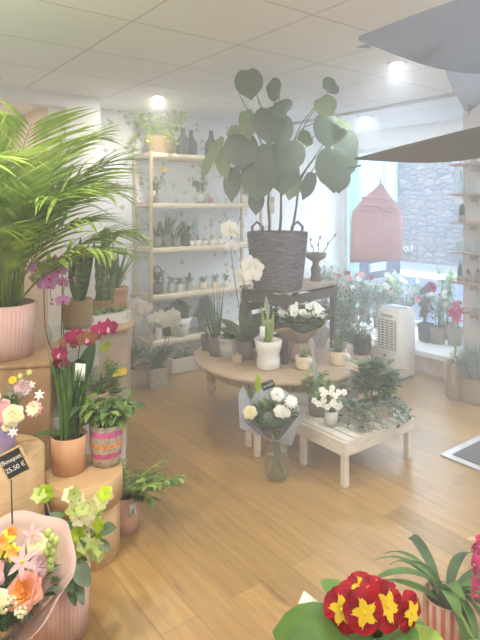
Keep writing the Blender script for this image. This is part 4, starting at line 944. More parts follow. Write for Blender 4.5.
# pot of grassy leaves & wicker pot further back
loc = Vector((-1.0, 3.80, 0))
t = thing('display_plinth', 'low white block stand behind the striped woven pot', 'display stand', Vector((-.765, 3.09, 0)), R(15)); b = MB(); b.box((0, 0, .175), (.21, .19, .35), WOODW); b.build('body', t, False)
loc = Vector((-.80, 3.04, .351))
t = thing('potted_plant', 'grassy plant in a tapered pink terracotta pot behind the woven pot', 'potted plant', loc); pot(t, .035, .056, .14, PINKTERRA, lip=.003)
straps(t, .12, 30, .20, .011, [G_MID, G_LIGHT, G_PALM], .9, .8); shrub(t, .12, .09, .08, .14, 60, .05, .018, [G_MID, G_LIGHT], stems=8)
loc = Vector((-.725, 3.14, .351))
t = thing('potted_plant', 'yellow-flowering plant in a grey wicker pot near the orchid cubes', 'flower pot plant', loc); pot(t, .044, .05, .11, WICKG, bulge=.005)
shrub(t, .10, .085, .07, .22, 230, .04, .015, [G_LIGHT, G_MID, G_PALM], stems=14)
for u, v, r in ((119, 374, .03), (124, 371, .022), (103, 348, .026), (108, 345, .02), (116, 376, .022)):
    c = W(u, v, 3.08)-loc; b = MB(); b.petals(c, (0, -1, .4), 8, r, r*.6, P_YEL if v > 360 else G_LIME, .4, 0, 'obov'); b.build('flower', t)
# white-washed cubes with white orchids
CUBE = mat('fretwork_cube', (.62, .60, .56), .8, (.36, .34, .32), 55, kind='voronoi', bump=.3, contrast=(.25, .45))
def cubepot(s, h, m=CUBE):
    def f(t):
        b = MB()
        for c, sz in (((0, -s/2, h/2), (s, .008, h)), ((0, s/2, h/2), (s, .008, h)), ((-s/2, 0, h/2), (.008, s-.008, h)), ((s/2, 0, h/2), (.008, s-.008, h)), ((0, 0, .005), (s-.01, s-.01, .01))): b.box(c, sz, m)
        b.build('cube_pot', t, False); b = MB(); b.box((0, 0, h-.02), (s-.01, s-.01, .01), SOIL); b.build('soil', t, False)
        t.rotation_euler.z = R(24)
    return f
def spr(loc, lst, rz):
    q = Matrix.Rotation(-rz, 3, 'Z'); return [q @ (W(u, v, D)-loc) for u, v, D in lst]
for u, v0, lab, stl in ((126, 389, 'white orchid with dark leaves in the left white fretwork cube pot', [[(120, 345, 4.45), (124, 318, 4.45), (131, 305, 4.4), (140, 304, 4.35), (146, 312, 4.3)], [(132, 345, 4.5), (136, 318, 4.45), (142, 306, 4.4), (148, 310, 4.35)]]),
                        (157, 384, 'white orchid in the right white fretwork cube pot before the rack', [[(164, 345, 4.55), (167, 328, 4.5), (164, 318, 4.45), (156, 316, 4.4), (151, 320, 4.35)], [(168, 345, 4.55), (169, 322, 4.5), (172, 314, 4.45), (174, 322, 4.4)]])):
    p = fl(u, v0); p.y += .08; p.x = (u-240)/F*p.y; p.z = 0
    if u > 150: p.y -= .09; p.x = (u-240)/F*p.y
    t = orchid('potted_orchid', lab, p, cubepot(.145, .155), [([(0, 0, .14)]+spr(p, s, R(24)), 6) for s in stl], P_WHITE, .056, 8, .26, .085, .13, lip=P_CREAM, lm=G_DARK, face=(-.3, -1, 0))
# things on the tall plinths
loc = Vector((-.965, 3.20, .821)); 
t = thing('potted_succulent', 'broad snake plant in a straw basket on the grey plinth', 'potted plant', loc); pot(t, .082, .088, .165, WICK, bulge=.004)
b = MB()
for u, v, w, dy in ((74, 244, .05, 0), (80, 237, .055, .02), (88, 243, .05, 0), (94, 240, .05, .01), (84, 260, .05, -.03), (78, 255, .045, -.03), (90, 262, .04, -.02), (68, 258, .04, .01)):
    q = W(u, v, 3.15+dy)-loc; p = Vector((q.x*.3, dy*.8, .15)); b.leaf(p, q-p, (rnd(-.5, .5), -1, 0), (q-p).length, w, G_SNAKE, 'strap', .05, .15, 7, rnd(-.5, .5))
b.build('foliage', t)
loc = Vector((-.93, 3.62, .821))
t = thing('potted_cactus', 'tall ribbed cactus in a small straw basket on the white plinth', 'potted cactus', loc); pot(t, .062, .068, .09, WICK, bulge=.003)
for x, y, h, r, ln in ((0, 0, .50, .032, .06), (.045, .01, .30, .022, .12), (-.02, .03, .36, .024, -.02)):
    b = MB(); pts = 14; pr = [(r*(.85+.15*math.sin(i*2.1)), .07+h*i/pts) for i in range(pts)]+[(r*.4, .07+h)]
    b.lathe(pr, G_SNAKE, (x, y, 0), 24, ribs=5, amp=.28); o = b.build('cactus_column', t); o.rotation_euler.y = ln
for k in range(7):
    b = MB(); a = k*.9; b.leaf((.04+.02*math.cos(a), .0, .25+k*.035), (math.cos(a), -.2, .8), (0, -1, .3), .10, .035, G_MID, 'oval', .3); b.build('leaf', t)
loc = Vector((-.975, 4.24, .7495))
t = thing('potted_succulent', 'tall aloe with stiff leaves in a wide terracotta bowl', 'potted plant', loc); pot(t, .088, .094, .155, TERRA, lip=.003)
straps(t, .14, 15, .42, .028, [G_MID, G_DARK], .45, .25, r0=.03); straps(t, .14, 8, .12, .03, [G_GREY], .9, .4, r0=.05)
# long white box of succulents
loc = Vector((-.83, 3.42, .0))
t = thing('display_plinth', 'slim wooden column stand under the long white box of succulents', 'display stand', loc, R(40)); b = MB(); b.box((0, 0, .385), (.2, .12, .77), mat('rose_plinth', (.56, .42, .32), .7), bev=.003); b.build('body', t, False); b = MB(); b.lathe([(.15, .77), (.155, .775), (.15, .79)], WOODB, seg=36); b.build('tray_top', t)
t = thing('planter_box', 'long white box planter of small succulents before the cactus', 'planter', Vector((-.83, 3.42, .791)), R(40))
b = MB(); b.box((0, 0, .035), (.26, .10, .07), WHITE, taper=.9); b.build('box', t, False)
for x in (-.09, -.03, .03, .09):
    b = MB()
    for k in range(14): d = rdir(0, 1); b.leaf((x, rnd(-.02, .02), .068), d+UP*.3, UP, rnd(.035, .055), .02, random.choice([G_MID, G_GREY, G_LIGHT]), 'oval', .3, .15, 3)
    b.build('succulent', t)
b = MB(); b.box((.11, -.055, .05), (.03, .002, .04), GREYW); b.build('price_tag', t, False)

# ================================================================ ON THE ROUND TABLE
def tb(u, D): p = W(u, 207, D); return Vector((p.x, p.y, TZ+.0015))
def tbv(u, v): D = (H-TZ)*F/(v-HV); return Vector(((u-240)/F*D, D, TZ+.0015))
def on_table(u, vbase, r): p = tbv(u, vbase); p.y += r; p.x = (u-240)/F*p.y; return p
# left group
loc = on_table(208, 352, .06); t = thing('potted_succulent', 'cream flowering plant in a dark pot at the left rim of the round table', 'potted plant', loc)
pot(t, .048, .056, .11, GREYP); shrub(t, .10, .06, .05, .10, 40, .05, .02, [G_MID, G_DARK], stems=6)
for k in range(6): b = MB(); c = Vector((rnd(-.04, .05), rnd(-.05, 0), rnd(.13, .2))); b.petals(c, (rnd(-.5, .5), -1, .5), 6, .022, .018, P_CREAM, .4); b.build('flower', t)
loc = on_table(216, 357, .05); loc.x += .01; t = thing('potted_plant', 'spiky dark snake plant in a dark grey pot on the round table', 'potted plant', loc)
pot(t, .056, .064, .135, GREYP)
b = MB()
for u, v in ((199, 296), (206, 292), (213, 285), (217, 283), (220, 288), (224, 286), (211, 300), (222, 300)):
    q = W(u, v, loc.y+rnd(-.03, .03))-loc; p = Vector((q.x*.2, 0, .10)); b.leaf(p, q-p, (rnd(-.4, .4), -1, 0), (q-p).length, .018, G_DARK, 'taper', .02, .3, 5)
b.build('foliage', t)
loc = on_table(226, 359, .065); loc.x += .02; t = thing('potted_plant', 'round leafy plant in a pale ribbed pot beside the snake plant on the table', 'potted plant', loc); t.scale = (1.12, 1.12, 1.12)
pot(t, .055, .066, .125, GREYW, ribs=20, amp=.02, lip=.003); shrub(t, .11, .06, .05, .10, 90, .04, .032, [G_MID, G_DARK], stems=10, shape='oval')
loc = on_table(237, 364, .03); t = thing('candle_jar', 'small amber jar candle standing between pots on the round table', 'candle', loc)
b = MB(); b.lathe([(.032, 0), (.035, .01), (.035, .05), (.03, .055)], mat('amber_wax', (.55, .42, .28), .5), seg=24); b.build('jar', t); b = MB(); b.lathe([(.02, .055), (.018, .08), (.012, .10)], GLASS, seg=16); b.build('neck', t)
loc = on_table(246, 361, .06)
t = orchid('potted_orchid', 'tall white orchid in a dark pot on the round table left of the wicker basket', loc, lambda t: pot(t, .05, .06, .13, GREYP),
       [([(0, 0, .12)]+sp(loc, [(238, 300, loc.y), (232, 260, loc.y-.02), (231, 235, loc.y-.05), (228, 228, loc.y-.08), (240, 236, loc.y-.10)]), 3),
        ([(0.01, 0, .12)]+sp(loc, [(250, 310, loc.y), (244, 285, loc.y-.05), (246, 268, loc.y-.15), (254, 265, loc.y-.2), (252, 285, loc.y-.22)]), 6)], P_WHITE, .062, 9, .34, .10, .11, lip=P_CREAM, lm=G_DARK)
b = MB()
for u, v, u2, v2 in ((232, 228, 224, 214), (232, 228, 220, 222), (231, 240, 240, 218)): b.tube([W(u, v, loc.y-.05)-loc, W(u2, v2, loc.y-.05)-loc], .002, STEMD, 5); b.ball(W(u2, v2, loc.y-.05)-loc, .007, STEMD, 6, 4)
o = b.build('bud_spray', t); o['kind'] = 'stuff'
# amaryllis in the crumpled white pot
loc = on_table(268, 372, .085); t = thing('potted_bulbs', 'thick green bulb shoot in a white dented ceramic pot on the table front', 'potted plant', loc); t.scale = (1.12, 1.12, 1.2)
b = MB(); b.lathe([(.060, 0), (.068, .01), (.070, .05), (.064, .075), (.075, .11), (.083, .155), (.077, .158), (.07, .13), (.003, .125)], WHITE, seg=36, ribs=3, amp=.03); b.build('pot', t)
b = MB(); b.lathe([(.07, .13), (.003, .14)], SOIL, seg=16, cap=False); b.build('soil', t)
b = MB(); b.tube([(0, 0, .12), (.0, 0, .22), (-.004, 0, .30)], .013, G_LIGHT, 8, .008); b.leaf((0, 0, .28), (-.1, 0, 1), (0, -1, 0), .12, .035, G_SILVER, 'lance', .1, .3)
for s, L in ((-1, .22), (1, .20)): b.leaf((s*.012, 0, .13), (s*.12, 0, 1), (0, -1, 0), L, .026, G_LIGHT, 'strap', .1, .2)
b.build('shoot', t); stick_tag(t, (-.035, -.03, .205), .03, .06)
# kraft wrapped bouquet
loc = on_table(300, 364, .10); loc.y -= .0; t = thing('wrapped_bouquet', 'white primulas wrapped in brown kraft paper on the round table', 'bouquet', loc)
t.scale = (1.15, 1.15, 1.35); wrap(t, .035, .165, .09, .20, KRAFT, 7, .20, (.0, -.02), 0, hi=lambda a: .03*math.cos(a-.5), wav=.02)
b = MB(); b.lathe([(.045, 0), (.07, .01), (.06, .05), (.036, .10), (.03, .11)], KRAFT, seg=28, ribs=7, amp=.06); b.build('paper_foot', t)
b = MB(); b.tube([(.038*math.cos(a/2), .038*math.sin(a/2), .105) for a in range(14)], .004, WICK, 6); b.build('string', t)
b = MB(); b.ball((0, -.01, .19), .12, G_DARK, 14, 6, .5)
for k in range(240): d = rdir(0, .7); b.leaf(Vector((d.x*.14, d.y*.13-.01, .20+rnd(0, .05))), d+UP*.5, UP, rnd(.05, .08), .035, random.choice([G_DARK, G_MID]), 'oval', .7)
b.build('foliage', t)
for k in range(46):
    a = rnd(0, 6.28); r = .15*math.sqrt(rnd(0, 1)); c = Vector((r*math.cos(a), r*math.sin(a)-.02, 0.29-(r*r)*1.8+rnd(-.01, .015))); b = MB(); b.petals(c, Vector((c.x*3, c.y*3-.5, 1)), 5, .026, .028, P_WHITE, .35, rnd(0, 1), 'obov', .3); b.ball(c+UP*.003, .005, P_CREAM, 6, 4); b.build('flower', t)
# small ribbed pots and the black pot
for u, v, r, h, lab, pm, ff in ((303, 371, .048, .085, 'small cream ribbed pot of grass with a white tag at the table front', CREAM, 'grass'), (338, 367, .058, .095, 'cream ribbed pot with a bluish rosette and white tag at the table right', CREAM, 'rosette'), (362, 356, .066, .125, 'black ribbed pot with a small grey plant at the right rim of the table', BLACK, 'grey')):
    loc = on_table(u, v, r); t = thing('potted_succulent', lab, 'potted plant', loc)
    pot(t, r*.85, r, h, pm, ribs=18, amp=.03, bulge=.004)
    if ff == 'grass': straps(t, h*.9, 14, .07, .012, [G_MID, G_GREY], .7, .5)
    elif ff == 'rosette': straps(t, h*.9, 14, .10, .035, [G_SILVER, G_GREY], 1.1, .4, shape='lance'); straps(t, h*.9, 4, .17, .045, [G_GREY], .15, .1, shape='lance')
    else: shrub(t, h*.9, .05, .05, .07, 30, .035, .018, [G_SILVER, G_GREY], stems=8)
    b = MB(); b.box((r*1.05, -r*.6, h*.65), (.03, .0015, .045), PAPER, rot=Matrix.Rotation(.4, 3, 'Z') @ Matrix.Rotation(-.4, 3, 'Y')); b.build('price_tag', t)
loc = on_table(322, 352, .05); loc.y += .08; t = thing('wrapped_bouquet', 'small clear cellophane wrapped posy behind the ribbed pots on the table', 'bouquet', loc)
wrap(t, .03, .085, .0, .17, CELLO, 6, .15, (0, 0), 0, wav=.02); shrub(t, .02, .05, .05, .15, 40, .05, .02, [G_GREY, G_MID], stems=6)
# on the crate beside the basket
q = Matrix.Rotation(CA, 3, 'Z') @ Vector((.24, -.06, .502)); loc = CT+q
t = thing('figurine_planter', 'dark goblet planter with curly twigs standing right of the wicker basket', 'planter', loc)
b = MB(); b.lathe([(.04, 0), (.045, .01), (.034, .05), (.04, .09), (.022, .13), (.03, .15), (.075, .18), (.085, .215), (.078, .215), (.003, .19)], GREYP, seg=24); b.build('goblet', t)
b = MB()
for a, L in ((.2, .17), (-.3, .15), (1.0, .19), (-.9, .12)):
    p = Vector((a*.03, 0, .19)); pts = [p.copy()]
    for j in range(6): p = p+Vector((a*.022+.010*math.sin(j*2+a), .004, L/6)); pts.append(p.copy())
    b.tube(pts, .0045, STEMB, 5, .002)
    for j in (3, 5): b.ball(pts[j], .009, STEMB, 6, 4)
o = b.build('twigs', t); o['kind'] = 'stuff'

# ================================================================ ON THE BENCH AND FLOOR
loc = W(333, 207, 3.28); loc.z = BZ+.0015; loc = bench(.14, .22)+Vector((0, 0, .002))
loc = Vector(((331-240)/F*3.14, 3.14, BZ+.002)); t = thing('potted_plant', 'white blossoms in a small pale pot at the left of the slatted bench', 'flower pot plant', loc)
pot(t, .035, .042, .085, GREYW); shrub(t, .08, .09, .07, .13, 80, .05, .016, [G_MID, G_LIGHT], stems=10)
for k in range(22): b = MB(); c = Vector((rnd(-.10, .07), rnd(-.08, .0), rnd(.10, .22))); b.petals(c, (rnd(-.6, .4), -1, .6), 5, .020, .019, P_WHITE, .3, rnd(0, 1), 'obov'); b.ball(c+Vector((0, -.003, 0)), .004, P_YEL, 6, 3); b.build('flower', t)
loc = Vector(((315-240)/F*3.34, 3.34, 0)); loc = Vector((.47, 3.30, BZ+.002)); t = thing('potted_plant', 'bushy lime green plant in a grey pot behind the white blossoms on the bench', 'potted plant', loc)
pot(t, .05, .058, .09, GREYP); shrub(t, .085, .13, .08, .17, 210, .045, .026, [G_LIGHT, G_MID, G_PALM], stems=14, shape='oval')
b = MB(); q = W(314, 352, 3.2)-loc; b.leaf((0, -.03, .08), q-Vector((0, -.03, .08)), (0, -1, 0), (q-Vector((0, -.03, .08))).length*1.05, .03, G_SILVER, 'strap', .3, .1, 8); b.build('long_leaf', t)
WBOX = mat('weathered_wood', (.50, .40, .30), .8, (.34, .26, .19), 6, stretch=(10, 1, 1), bump=.3)
loc = bench(.30, .15)+Vector((0, 0, .002)); loc = Vector(((371-240)/F*3.28, 3.28, BZ+.002))
t = thing('planter_box', 'weathered wooden box of leafy plants on the right of the slatted bench', 'planter', loc, R(28))
b = MB()
for c, s in (((0, -.065, .045), (.22, .012, .09)), ((0, .065, .045), (.22, .012, .09)), ((-.105, 0, .045), (.012, .12, .09)), ((.105, 0, .045), (.012, .12, .09)), ((0, 0, .008), (.2, .12, .012))): b.box(c, s, WBOX)
b.build('box', t, False); b = MB(); b.box((0, 0, .075), (.2, .12, .01), SOIL); b.build('soil', t, False)
b = MB()
for k in range(11):
    a = rnd(0, 6.28); top = Vector((.04+.15*math.cos(a)*rnd(.4, 1), .02+.09*math.sin(a), rnd(.20, .33))); p0 = Vector((top.x*.3, top.y*.4, .075)); b.tube([p0, p0.lerp(top, .5), top], .004, STEM, 5)
    for j in range(24):
        tt = rnd(.3, 1); p = p0.lerp(top, tt); aa = rnd(0, 6.28); b.leaf(p, (math.cos(aa), math.sin(aa), rnd(.3, 1.1)), UP, rnd(.07, .10), .036, random.choice([G_MID, G_DARK, G_GREY, G_MID]), 'oval', .5, .15, 4)
b.build('foliage', t)
b = MB()
for k in range(26):
    a = rnd(2.6, 6.5); p = Vector((.08*math.cos(a)-.02, .05*math.sin(a), .09)); pts = [p.copy()]; d = Vector((math.cos(a), math.sin(a), .3))
    for j in range(6): p = p+d*.03; d.z -= .28; pts.append(p.copy())
    pts = [q for q in pts if q.z > .015] or pts[:3]; b.tube(pts, .0018, G_GREY, 4)
    for q in pts[1:]:
        for s in range(3): b.leaf(q, rdir(-.2, .8), UP, .03, .018, random.choice([G_SILVER, G_GREY, G_DARK]), 'oval', .3, .1, 3)
b.build('trailing_foliage', t)
# glass jar right behind bench plants
loc = Vector((.70, 3.37, BZ+.002)); t = thing('glass_jar', 'dark glass jar with silvery leaves between the two bench plants', 'jar', loc)
b = MB(); b.lathe([(.035, 0), (.04, .01), (.04, .10), (.025, .13), (.03, .14)], GREYP, seg=20); b.build('jar', t); shrub(t, .12, .05, .04, .08, 26, .05, .03, [G_SILVER, G_GREY], stems=5, shape='oval')
# floor bouquet in glass vase
loc = Vector(((277-240)/F*3.05, 3.05, .0015)); t = thing('glass_vase', 'clear glass vase on the floor holding the lilac-grey wrapped bouquet', 'vase', loc)
b = MB(); b.lathe([(.058, 0), (.066, .01), (.072, .06), (.060, .17), (.064, .225), (.061, .225), (.057, .17), (.068, .06), (.06, .015), (.003, .012)], GLASS, seg=32); b.build('glass', t)
b = MB(); b.lathe([(.060, .014), (.066, .06), (.060, .12), (.003, .121)], glass('vase_water', (.95, .97, .95), .0), seg=28); b.build('water', t)
b = MB()
for k in range(11): a = rnd(0, 6.28); b.tube([(.04*math.cos(a), .04*math.sin(a), .02), (.02*math.cos(a+2), .02*math.sin(a+2), .16), (.02*math.cos(a), .02*math.sin(a), .26)], .003, STEM, 5)
o = b.build('cut_stems', t); o['kind'] = 'stuff'
loc = loc+Vector((-.02, -.01, .21)); t = thing('wrapped_bouquet', 'white and cream roses wrapped in lilac-grey paper standing in the floor vase', 'bouquet', loc)
wrap(t, .05, .155, .02, .15, PGREY, 4, .14, (-.02, .02), 0, hi=lambda a: .085*math.sin(a)+.01, wav=.02)
b = MB(); b.add([(.02, -.06, .02), (.09, -.10, .02), (.19, -.05, .22), (.14, -.11, .20)], [(0, 1, 2, 3)], PGREY); b.add([(-.05, -.05, .04), (-.19, -.06, .10), (-.20, .02, .26), (-.17, .10, .28)], [(0, 1, 2, 3)], PGREY); b.build('paper_fold', t, False, solid=.001)
b = MB(); b.ball((-.01, .0, .13), .095, G_DARK, 12, 6, .5)
for k in range(140): d = rdir(0, 1); b.leaf(Vector((d.x*.10-.01, d.y*.08, .14+d.z*.04)), d+UP*.4, UP, rnd(.04, .08), .018, random.choice([G_DARK, G_GREY, G_MID]), 'lance', .6)
b.build('foliage', t)
for u, v, r, m, kd in ((250, 411, .040, P_CREAM, 'r'), (278, 393, .040, P_WHITE, 'r'), (281, 410, .040, P_WHITE, 'r'), (291, 402, .040, P_WHITE, 'd'), (286, 413, .03, P_WHITE, 'd'), (268, 417, .03, G_GREY, 'd')):
    c = W(u, v, 2.95)-loc; n = Vector((rnd(-.2, .2), -1, 1.0)); b = MB()
    if kd == 'r': b.rose(c, n, r, m)
    else:
        for q in range(3): b.petals(c, n, 10, r, r*.4, m, .1+q*.4, q*.3)
    b.build('flower', t)
b = MB(); c = W(258, 383, 2.97)-loc; b.leaf(c-Vector((0, 0, .05)), (0, 0, 1), (0, -1, 0), .11, .035, G_LIME, 'lance', .05, .4, 6); b.leaf(c-Vector((0, 0, .05)), (0, 0.02, 1), (0, 1, 0), .11, .035, G_LIME, 'lance', .05, .4, 6); b.tube([(0, 0, .1), c-Vector((0, 0, .045))], .004, G_LIGHT, 6); b.build('lily_bud', t)
b = MB(); b.leaf(c+Vector((-.03, .01, -.09)), (-.3, 0, 1), (0, -1, 0), .09, .03, G_DARK, 'lance', .1); b.build('dark_bud', t)
c = W(268, 385, 2.99)-loc; b = MB(); q = Matrix.Rotation(-.4, 3, 'Y'); b.box(c, (.07, .003, .042), SLATE, rot=q); b.tube([c+Vector((0, .004, -.01)), (0, 0, .12)], .002, STEMD, 5); sg = b.build('chalk_tag', t)
o = text('chalk_text', 'Bouquet', .016, CHALK, sg, c+Vector((0, -.0025, 0)), (0, 0, 0)); o.rotation_euler = (q @ Matrix.Rotation(R(90), 3, 'X')).to_euler()

# ================================================================ RIGHT SIDE
loc = Vector((1.72, 4.32, 0)); t = thing('straw_basket', 'tall straw bag-like basket with twine frills beside the lavender basket', 'basket', loc)
b = MB(); b.lathe([(.055, 0), (.065, .01), (.068, .12), (.055, .24), (.058, .30), (.052, .30), (.05, .2), (.003, .18)], WICK, seg=28, ribs=14, amp=.02); b.build('basket', t)
b = MB()
for k in range(40): a = rnd(0, 6.28); p = Vector((.058*math.cos(a), .058*math.sin(a), .29)); b.tube([p, p+Vector((.03*math.cos(a), .03*math.sin(a), -.02)), p+Vector((.025*math.cos(a), .025*math.sin(a), -rnd(.08, .2)))], .003, random.choice([WICK, CREAM]), 4, .001)
o = b.build('twine_fringe', t); o['kind'] = 'stuff'
shrub(t, .28, .07, .05, .08, 40, .04, .02, [G_SILVER, P_CREAM], stems=8)
b = MB(); b.tube([(0, 0, .25), (.0, 0, .5), (.01, 0, .66)], .009, G_LIGHT, 6, .006); b.build('flower_stem', t)
for z, x in ((.68, -.02), (.70, .03), (.64, .01), (.74, -.01)): b = MB(); b.petals((x, -.01, z), (rnd(-.5, .5), -1, .2), 6, .05, .026, P_CRIM, .4, 0, 'lance'); b.build('flower', t)
loc = Vector((1.88, 4.27, 0)); t = thing('lavender_basket', 'round straw basket of grey-green lavender at the right edge', 'potted plant', loc)
b = MB(); pr = [(.12+.032*(i/14)**.7+(.003 if i % 2 else 0), .20*i/14) for i in range(15)]+[(.142, .2), (.135, .16), (.003, .158)]; b.lathe(pr, WICK, seg=40); b.build('basket', t); b = MB(); b.lathe([(.135, .165), (.003, .17)], SOIL, seg=16, cap=False); b.build('soil', t)
b = MB()
for k in range(800):
    a = rnd(0, 6.28); s = rnd(.0, .85); o = Vector((math.cos(a), math.sin(a), 0)); r0 = rnd(0, .1)
    b.leaf(o*r0+UP*.16, o*math.sin(s)+UP*math.cos(s), UP*.3-o, rnd(.16, .36), .007, random.choice([G_SILVER, G_GREY, G_GREY]), 'strap', rnd(0, .4), .1, 4)
b.build('foliage', t)
# small things on the wall boards
def bottle(name, label, cat, loc, r, h, m, group=None, neck=.4, cap=None):
    t = thing(name, label, cat, loc, 0, group)
    b = MB(); b.lathe([(r*.9, 0), (r, r*.15), (r, h*(1-neck)-r*.3), (r*.8, h*(1-neck)), (r*.36, h*(1-neck*.6)), (r*.32, h-.004), (r*.38, h)], m, seg=20); b.build('body', t)
    if cap: b = MB(); b.lathe([(r*.36, h), (r*.36, h+.02), (r*.3, h+.022)], cap, seg=14); b.build('stopper', t)
    return t
E = .0015
def onb(u, i, c=4.37): p = bd(u, i, c); p.z += E; return p
bottle('bottle', 'pale clear bottle on the second wall board, left of the pair', 'bottle', onb(461, 1), .032, .20, GLASSB)
bottle('bottle', 'slim greenish bottle on the second wall board, right of the pair', 'bottle', onb(471, 1), .027, .21, GLASSB)
t = thing('potted_cactus', 'round dark cactus in a small pot on the third wall board', 'potted cactus', onb(462, 2)); pot(t, .024, .03, .06, WICKG)
b = MB(); b.lathe([(.018, .05), (.026, .08), (.027, .12), (.018, .15), (.004, .16)], G_DARK, seg=24, ribs=8, amp=.1); b.build('cactus_column', t)
for u, s, lab in ((459, .9, 'clear glass tumbler on the fourth wall board, left of the group'), (469, 1.1, 'clear glass jar on the fourth wall board, middle of the group'), (477, 1, 'clear glass jar on the fourth wall board by the right edge')):
    t = thing('glass_jar', lab, 'glass jar', onb(u, 3)); b = MB(); b.lathe([(.026, 0), (.030, .006), (.031, .07*s), (.024, .085*s), (.026, .10*s), (.023, .10*s), (.02, .085*s), (.027, .07*s), (.003, .01)], GLASSB, seg=20); b.build('glass', t)
for u, m, h, lab in ((460, STEMB, .12, 'dark pointed cactus in a wooden cube pot on the fifth wall board'), (468, GREYP, .07, 'dark grey pot on the fifth wall board in the middle'), (478, WICKG, .09, 'small woven pot on the fifth wall board by the right edge')):
    t = thing('potted_cactus', lab, 'potted cactus', onb(u, 4)); pot(t, .024, .028, .045 if h > .1 else h, WBOX if h > .1 else m)
    b = MB(); b.lathe([(.014, .03), (.022, .07), (.019, h+.0), (.004, h+.04)], G_DARK, seg=20, ribs=7, amp=.1); b.build('cactus_column', t)
bottle('glass_vase', 'conical bluish glass vase on the lowest wall board', 'vase', onb(478, 5), .04, .20, GLASSB, neck=.7)
t = thing('glass_dish', 'shallow clear glass dish on the lowest wall board', 'dish', onb(460, 5)); b = MB(); b.lathe([(.03, 0), (.05, .015), (.048, .017), (.003, .004)], GLASSB, seg=24); b.build('glass', t)
bottle('bottle', 'small clear bottle on the topmost wall board', 'bottle', onb(474, 0), .028, .12, GLASSB)

# ================================================================ WINDOW DISPLAY ON THE LEDGE
LZ = .2015
def led(u, c): k = (u-240)/F; d = (.8*c-.6*k*c)/(.6+.8*k); return room(c, d, LZ)
def bush(label, u, c, r, h, n, L, w, mats, pm=GREYP, shape='lance', name='potted_plant', cat='potted plant', ph=.16, flowers=(), fr=.035, stems=12, up=.5, fk='rose', base=.03):
    loc = led(u, c); t = thing(name, label, cat, loc)
    pot(t, r*.0+.065, .08, ph, pm)
    _, tops = shrub(t, ph*.95, r, r, h, n, L, w, mats, shape=shape, stems=stems, up=up, base=base)
    for i, m in enumerate(flowers):
        a = rnd(3.4, 6.0); c0 = Vector((math.cos(a)*r*rnd(.3, .95), math.sin(a)*r*rnd(.5, 1), ph+h*rnd(.55, 1.05))); n = Vector((c0.x*2, -1, .3)); b = MB()
        if fk == 'rose': b.rose(c0, n, fr*rnd(.85, 1.1), m)
        else: b.petals(c0, n, 6, fr, fr*.7, m, .35, rnd(0, 1), 'obov')
        b.build('flower', t); q = min(tops, key=lambda p: (p-c0).length); b = MB(); b.tube([q*.5+Vector((0, 0, ph*.5)), (q*.5+c0)/2+Vector((0, 0, ph*.3)), c0-n.normalized()*.01], .003, STEM, 5); b.build('flower_stem', t)
    return t
bush('dense dark evergreen bush at the left end of the window ledge', 324, 4.7, .17, .50, 420, .07, .026, [G_DARK, G_DARK, G_GREY], ph=.18, stems=20)
bush('red-leaved shrub with thin stems behind the dark evergreen bush', 336, 4.9, .18, .52, 200, .08, .026, [G_GREY, G_MID, P_MAUVE, G_DARK], flowers=[P_PINK, P_CRIM], fr=.03)
bush('camellia with coral pink blooms left of the sack on the ledge', 352, 4.78, .20, .42, 300, .075, .034, [G_DARK, G_GREY, G_SILVER], flowers=[P_PINK, P_RED, P_PINK, P_WHITE, P_WHITE, P_LILAC], fr=.042, shape='oval')
bush('bright red-flowered shrub under the pink sack', 365, 4.95, .18, .38, 220, .07, .03, [G_MID, G_GREY, G_SILVER], flowers=[P_RED, P_PINK, P_WHITE, P_PINK], fr=.04)
bush('pale variegated shrub behind the air conditioner', 380, 4.8, .20, .40, 280, .07, .032, [G_SILVER, G_LIGHT, G_GREY], flowers=[P_PINK, P_WHITE, P_WHITE, P_CREAM], fr=.035, shape='oval')
bush('light green leafy shrub directly above the air conditioner', 393, 5.0, .18, .44, 240, .08, .035, [G_LIGHT, G_MID, G_SILVER], flowers=[P_WHITE, P_WHITE], fr=.035)
bush('white cyclamen-like plant to the right of the air conditioner', 407, 4.75, .15, .45, 170, .06, .03, [G_SILVER, G_MID], flowers=[P_WHITE]*4, fr=.03, fk='flat')
bush('tall leafy climber beside the column on the ledge', 446, 4.95, .16, .62, 220, .07, .035, [G_LIGHT, G_MID, G_PALM], stems=9, shape='oval')
bush('white flowering plant in a brown pot between rose and column', 438, 4.72, .13, .36, 160, .06, .025, [G_GREY, G_MID, G_SILVER], flowers=[P_WHITE]*5, fr=.025, fk='flat', pm=mat('brown_pot', (.28, .20, .15), .8))
bush('red tulip-like flowers low at the column end of the ledge', 455, 4.8, .10, .30, 90, .08, .02, [G_GREY, G_DARK], flowers=[P_CRIM, P_RED], fr=.035, pm=WICKG)
# standard rose with the big crimson bloom
loc = led(426, 4.7); t = thing('potted_rose', 'rose bush with one large dark crimson bloom right of the air conditioner', 'potted rose', loc); pot(t, .07, .085, .17, BLACK)
_, tops = shrub(t, .16, .12, .10, .45, 150, .07, .042, [G_DARK, G_GREY, G_MID], stems=8, shape='oval')
for u, v, r, m in ((432, 287, .062, P_CRIM), (418, 299, .04, P_PINK), (424, 291, .035, G_DARK)):
    c = W(u, v, loc.y-.05)-loc; b = MB(); b.rose(c, (rnd(-.2, .2), -1, .3), r, m); b.build('flower', t); b = MB(); b.tube([(0, 0, .3), c*.6+Vector((0, 0, .1)), c-Vector((0, -.01, .02))], .003, STEM, 5); b.build('flower_stem', t)
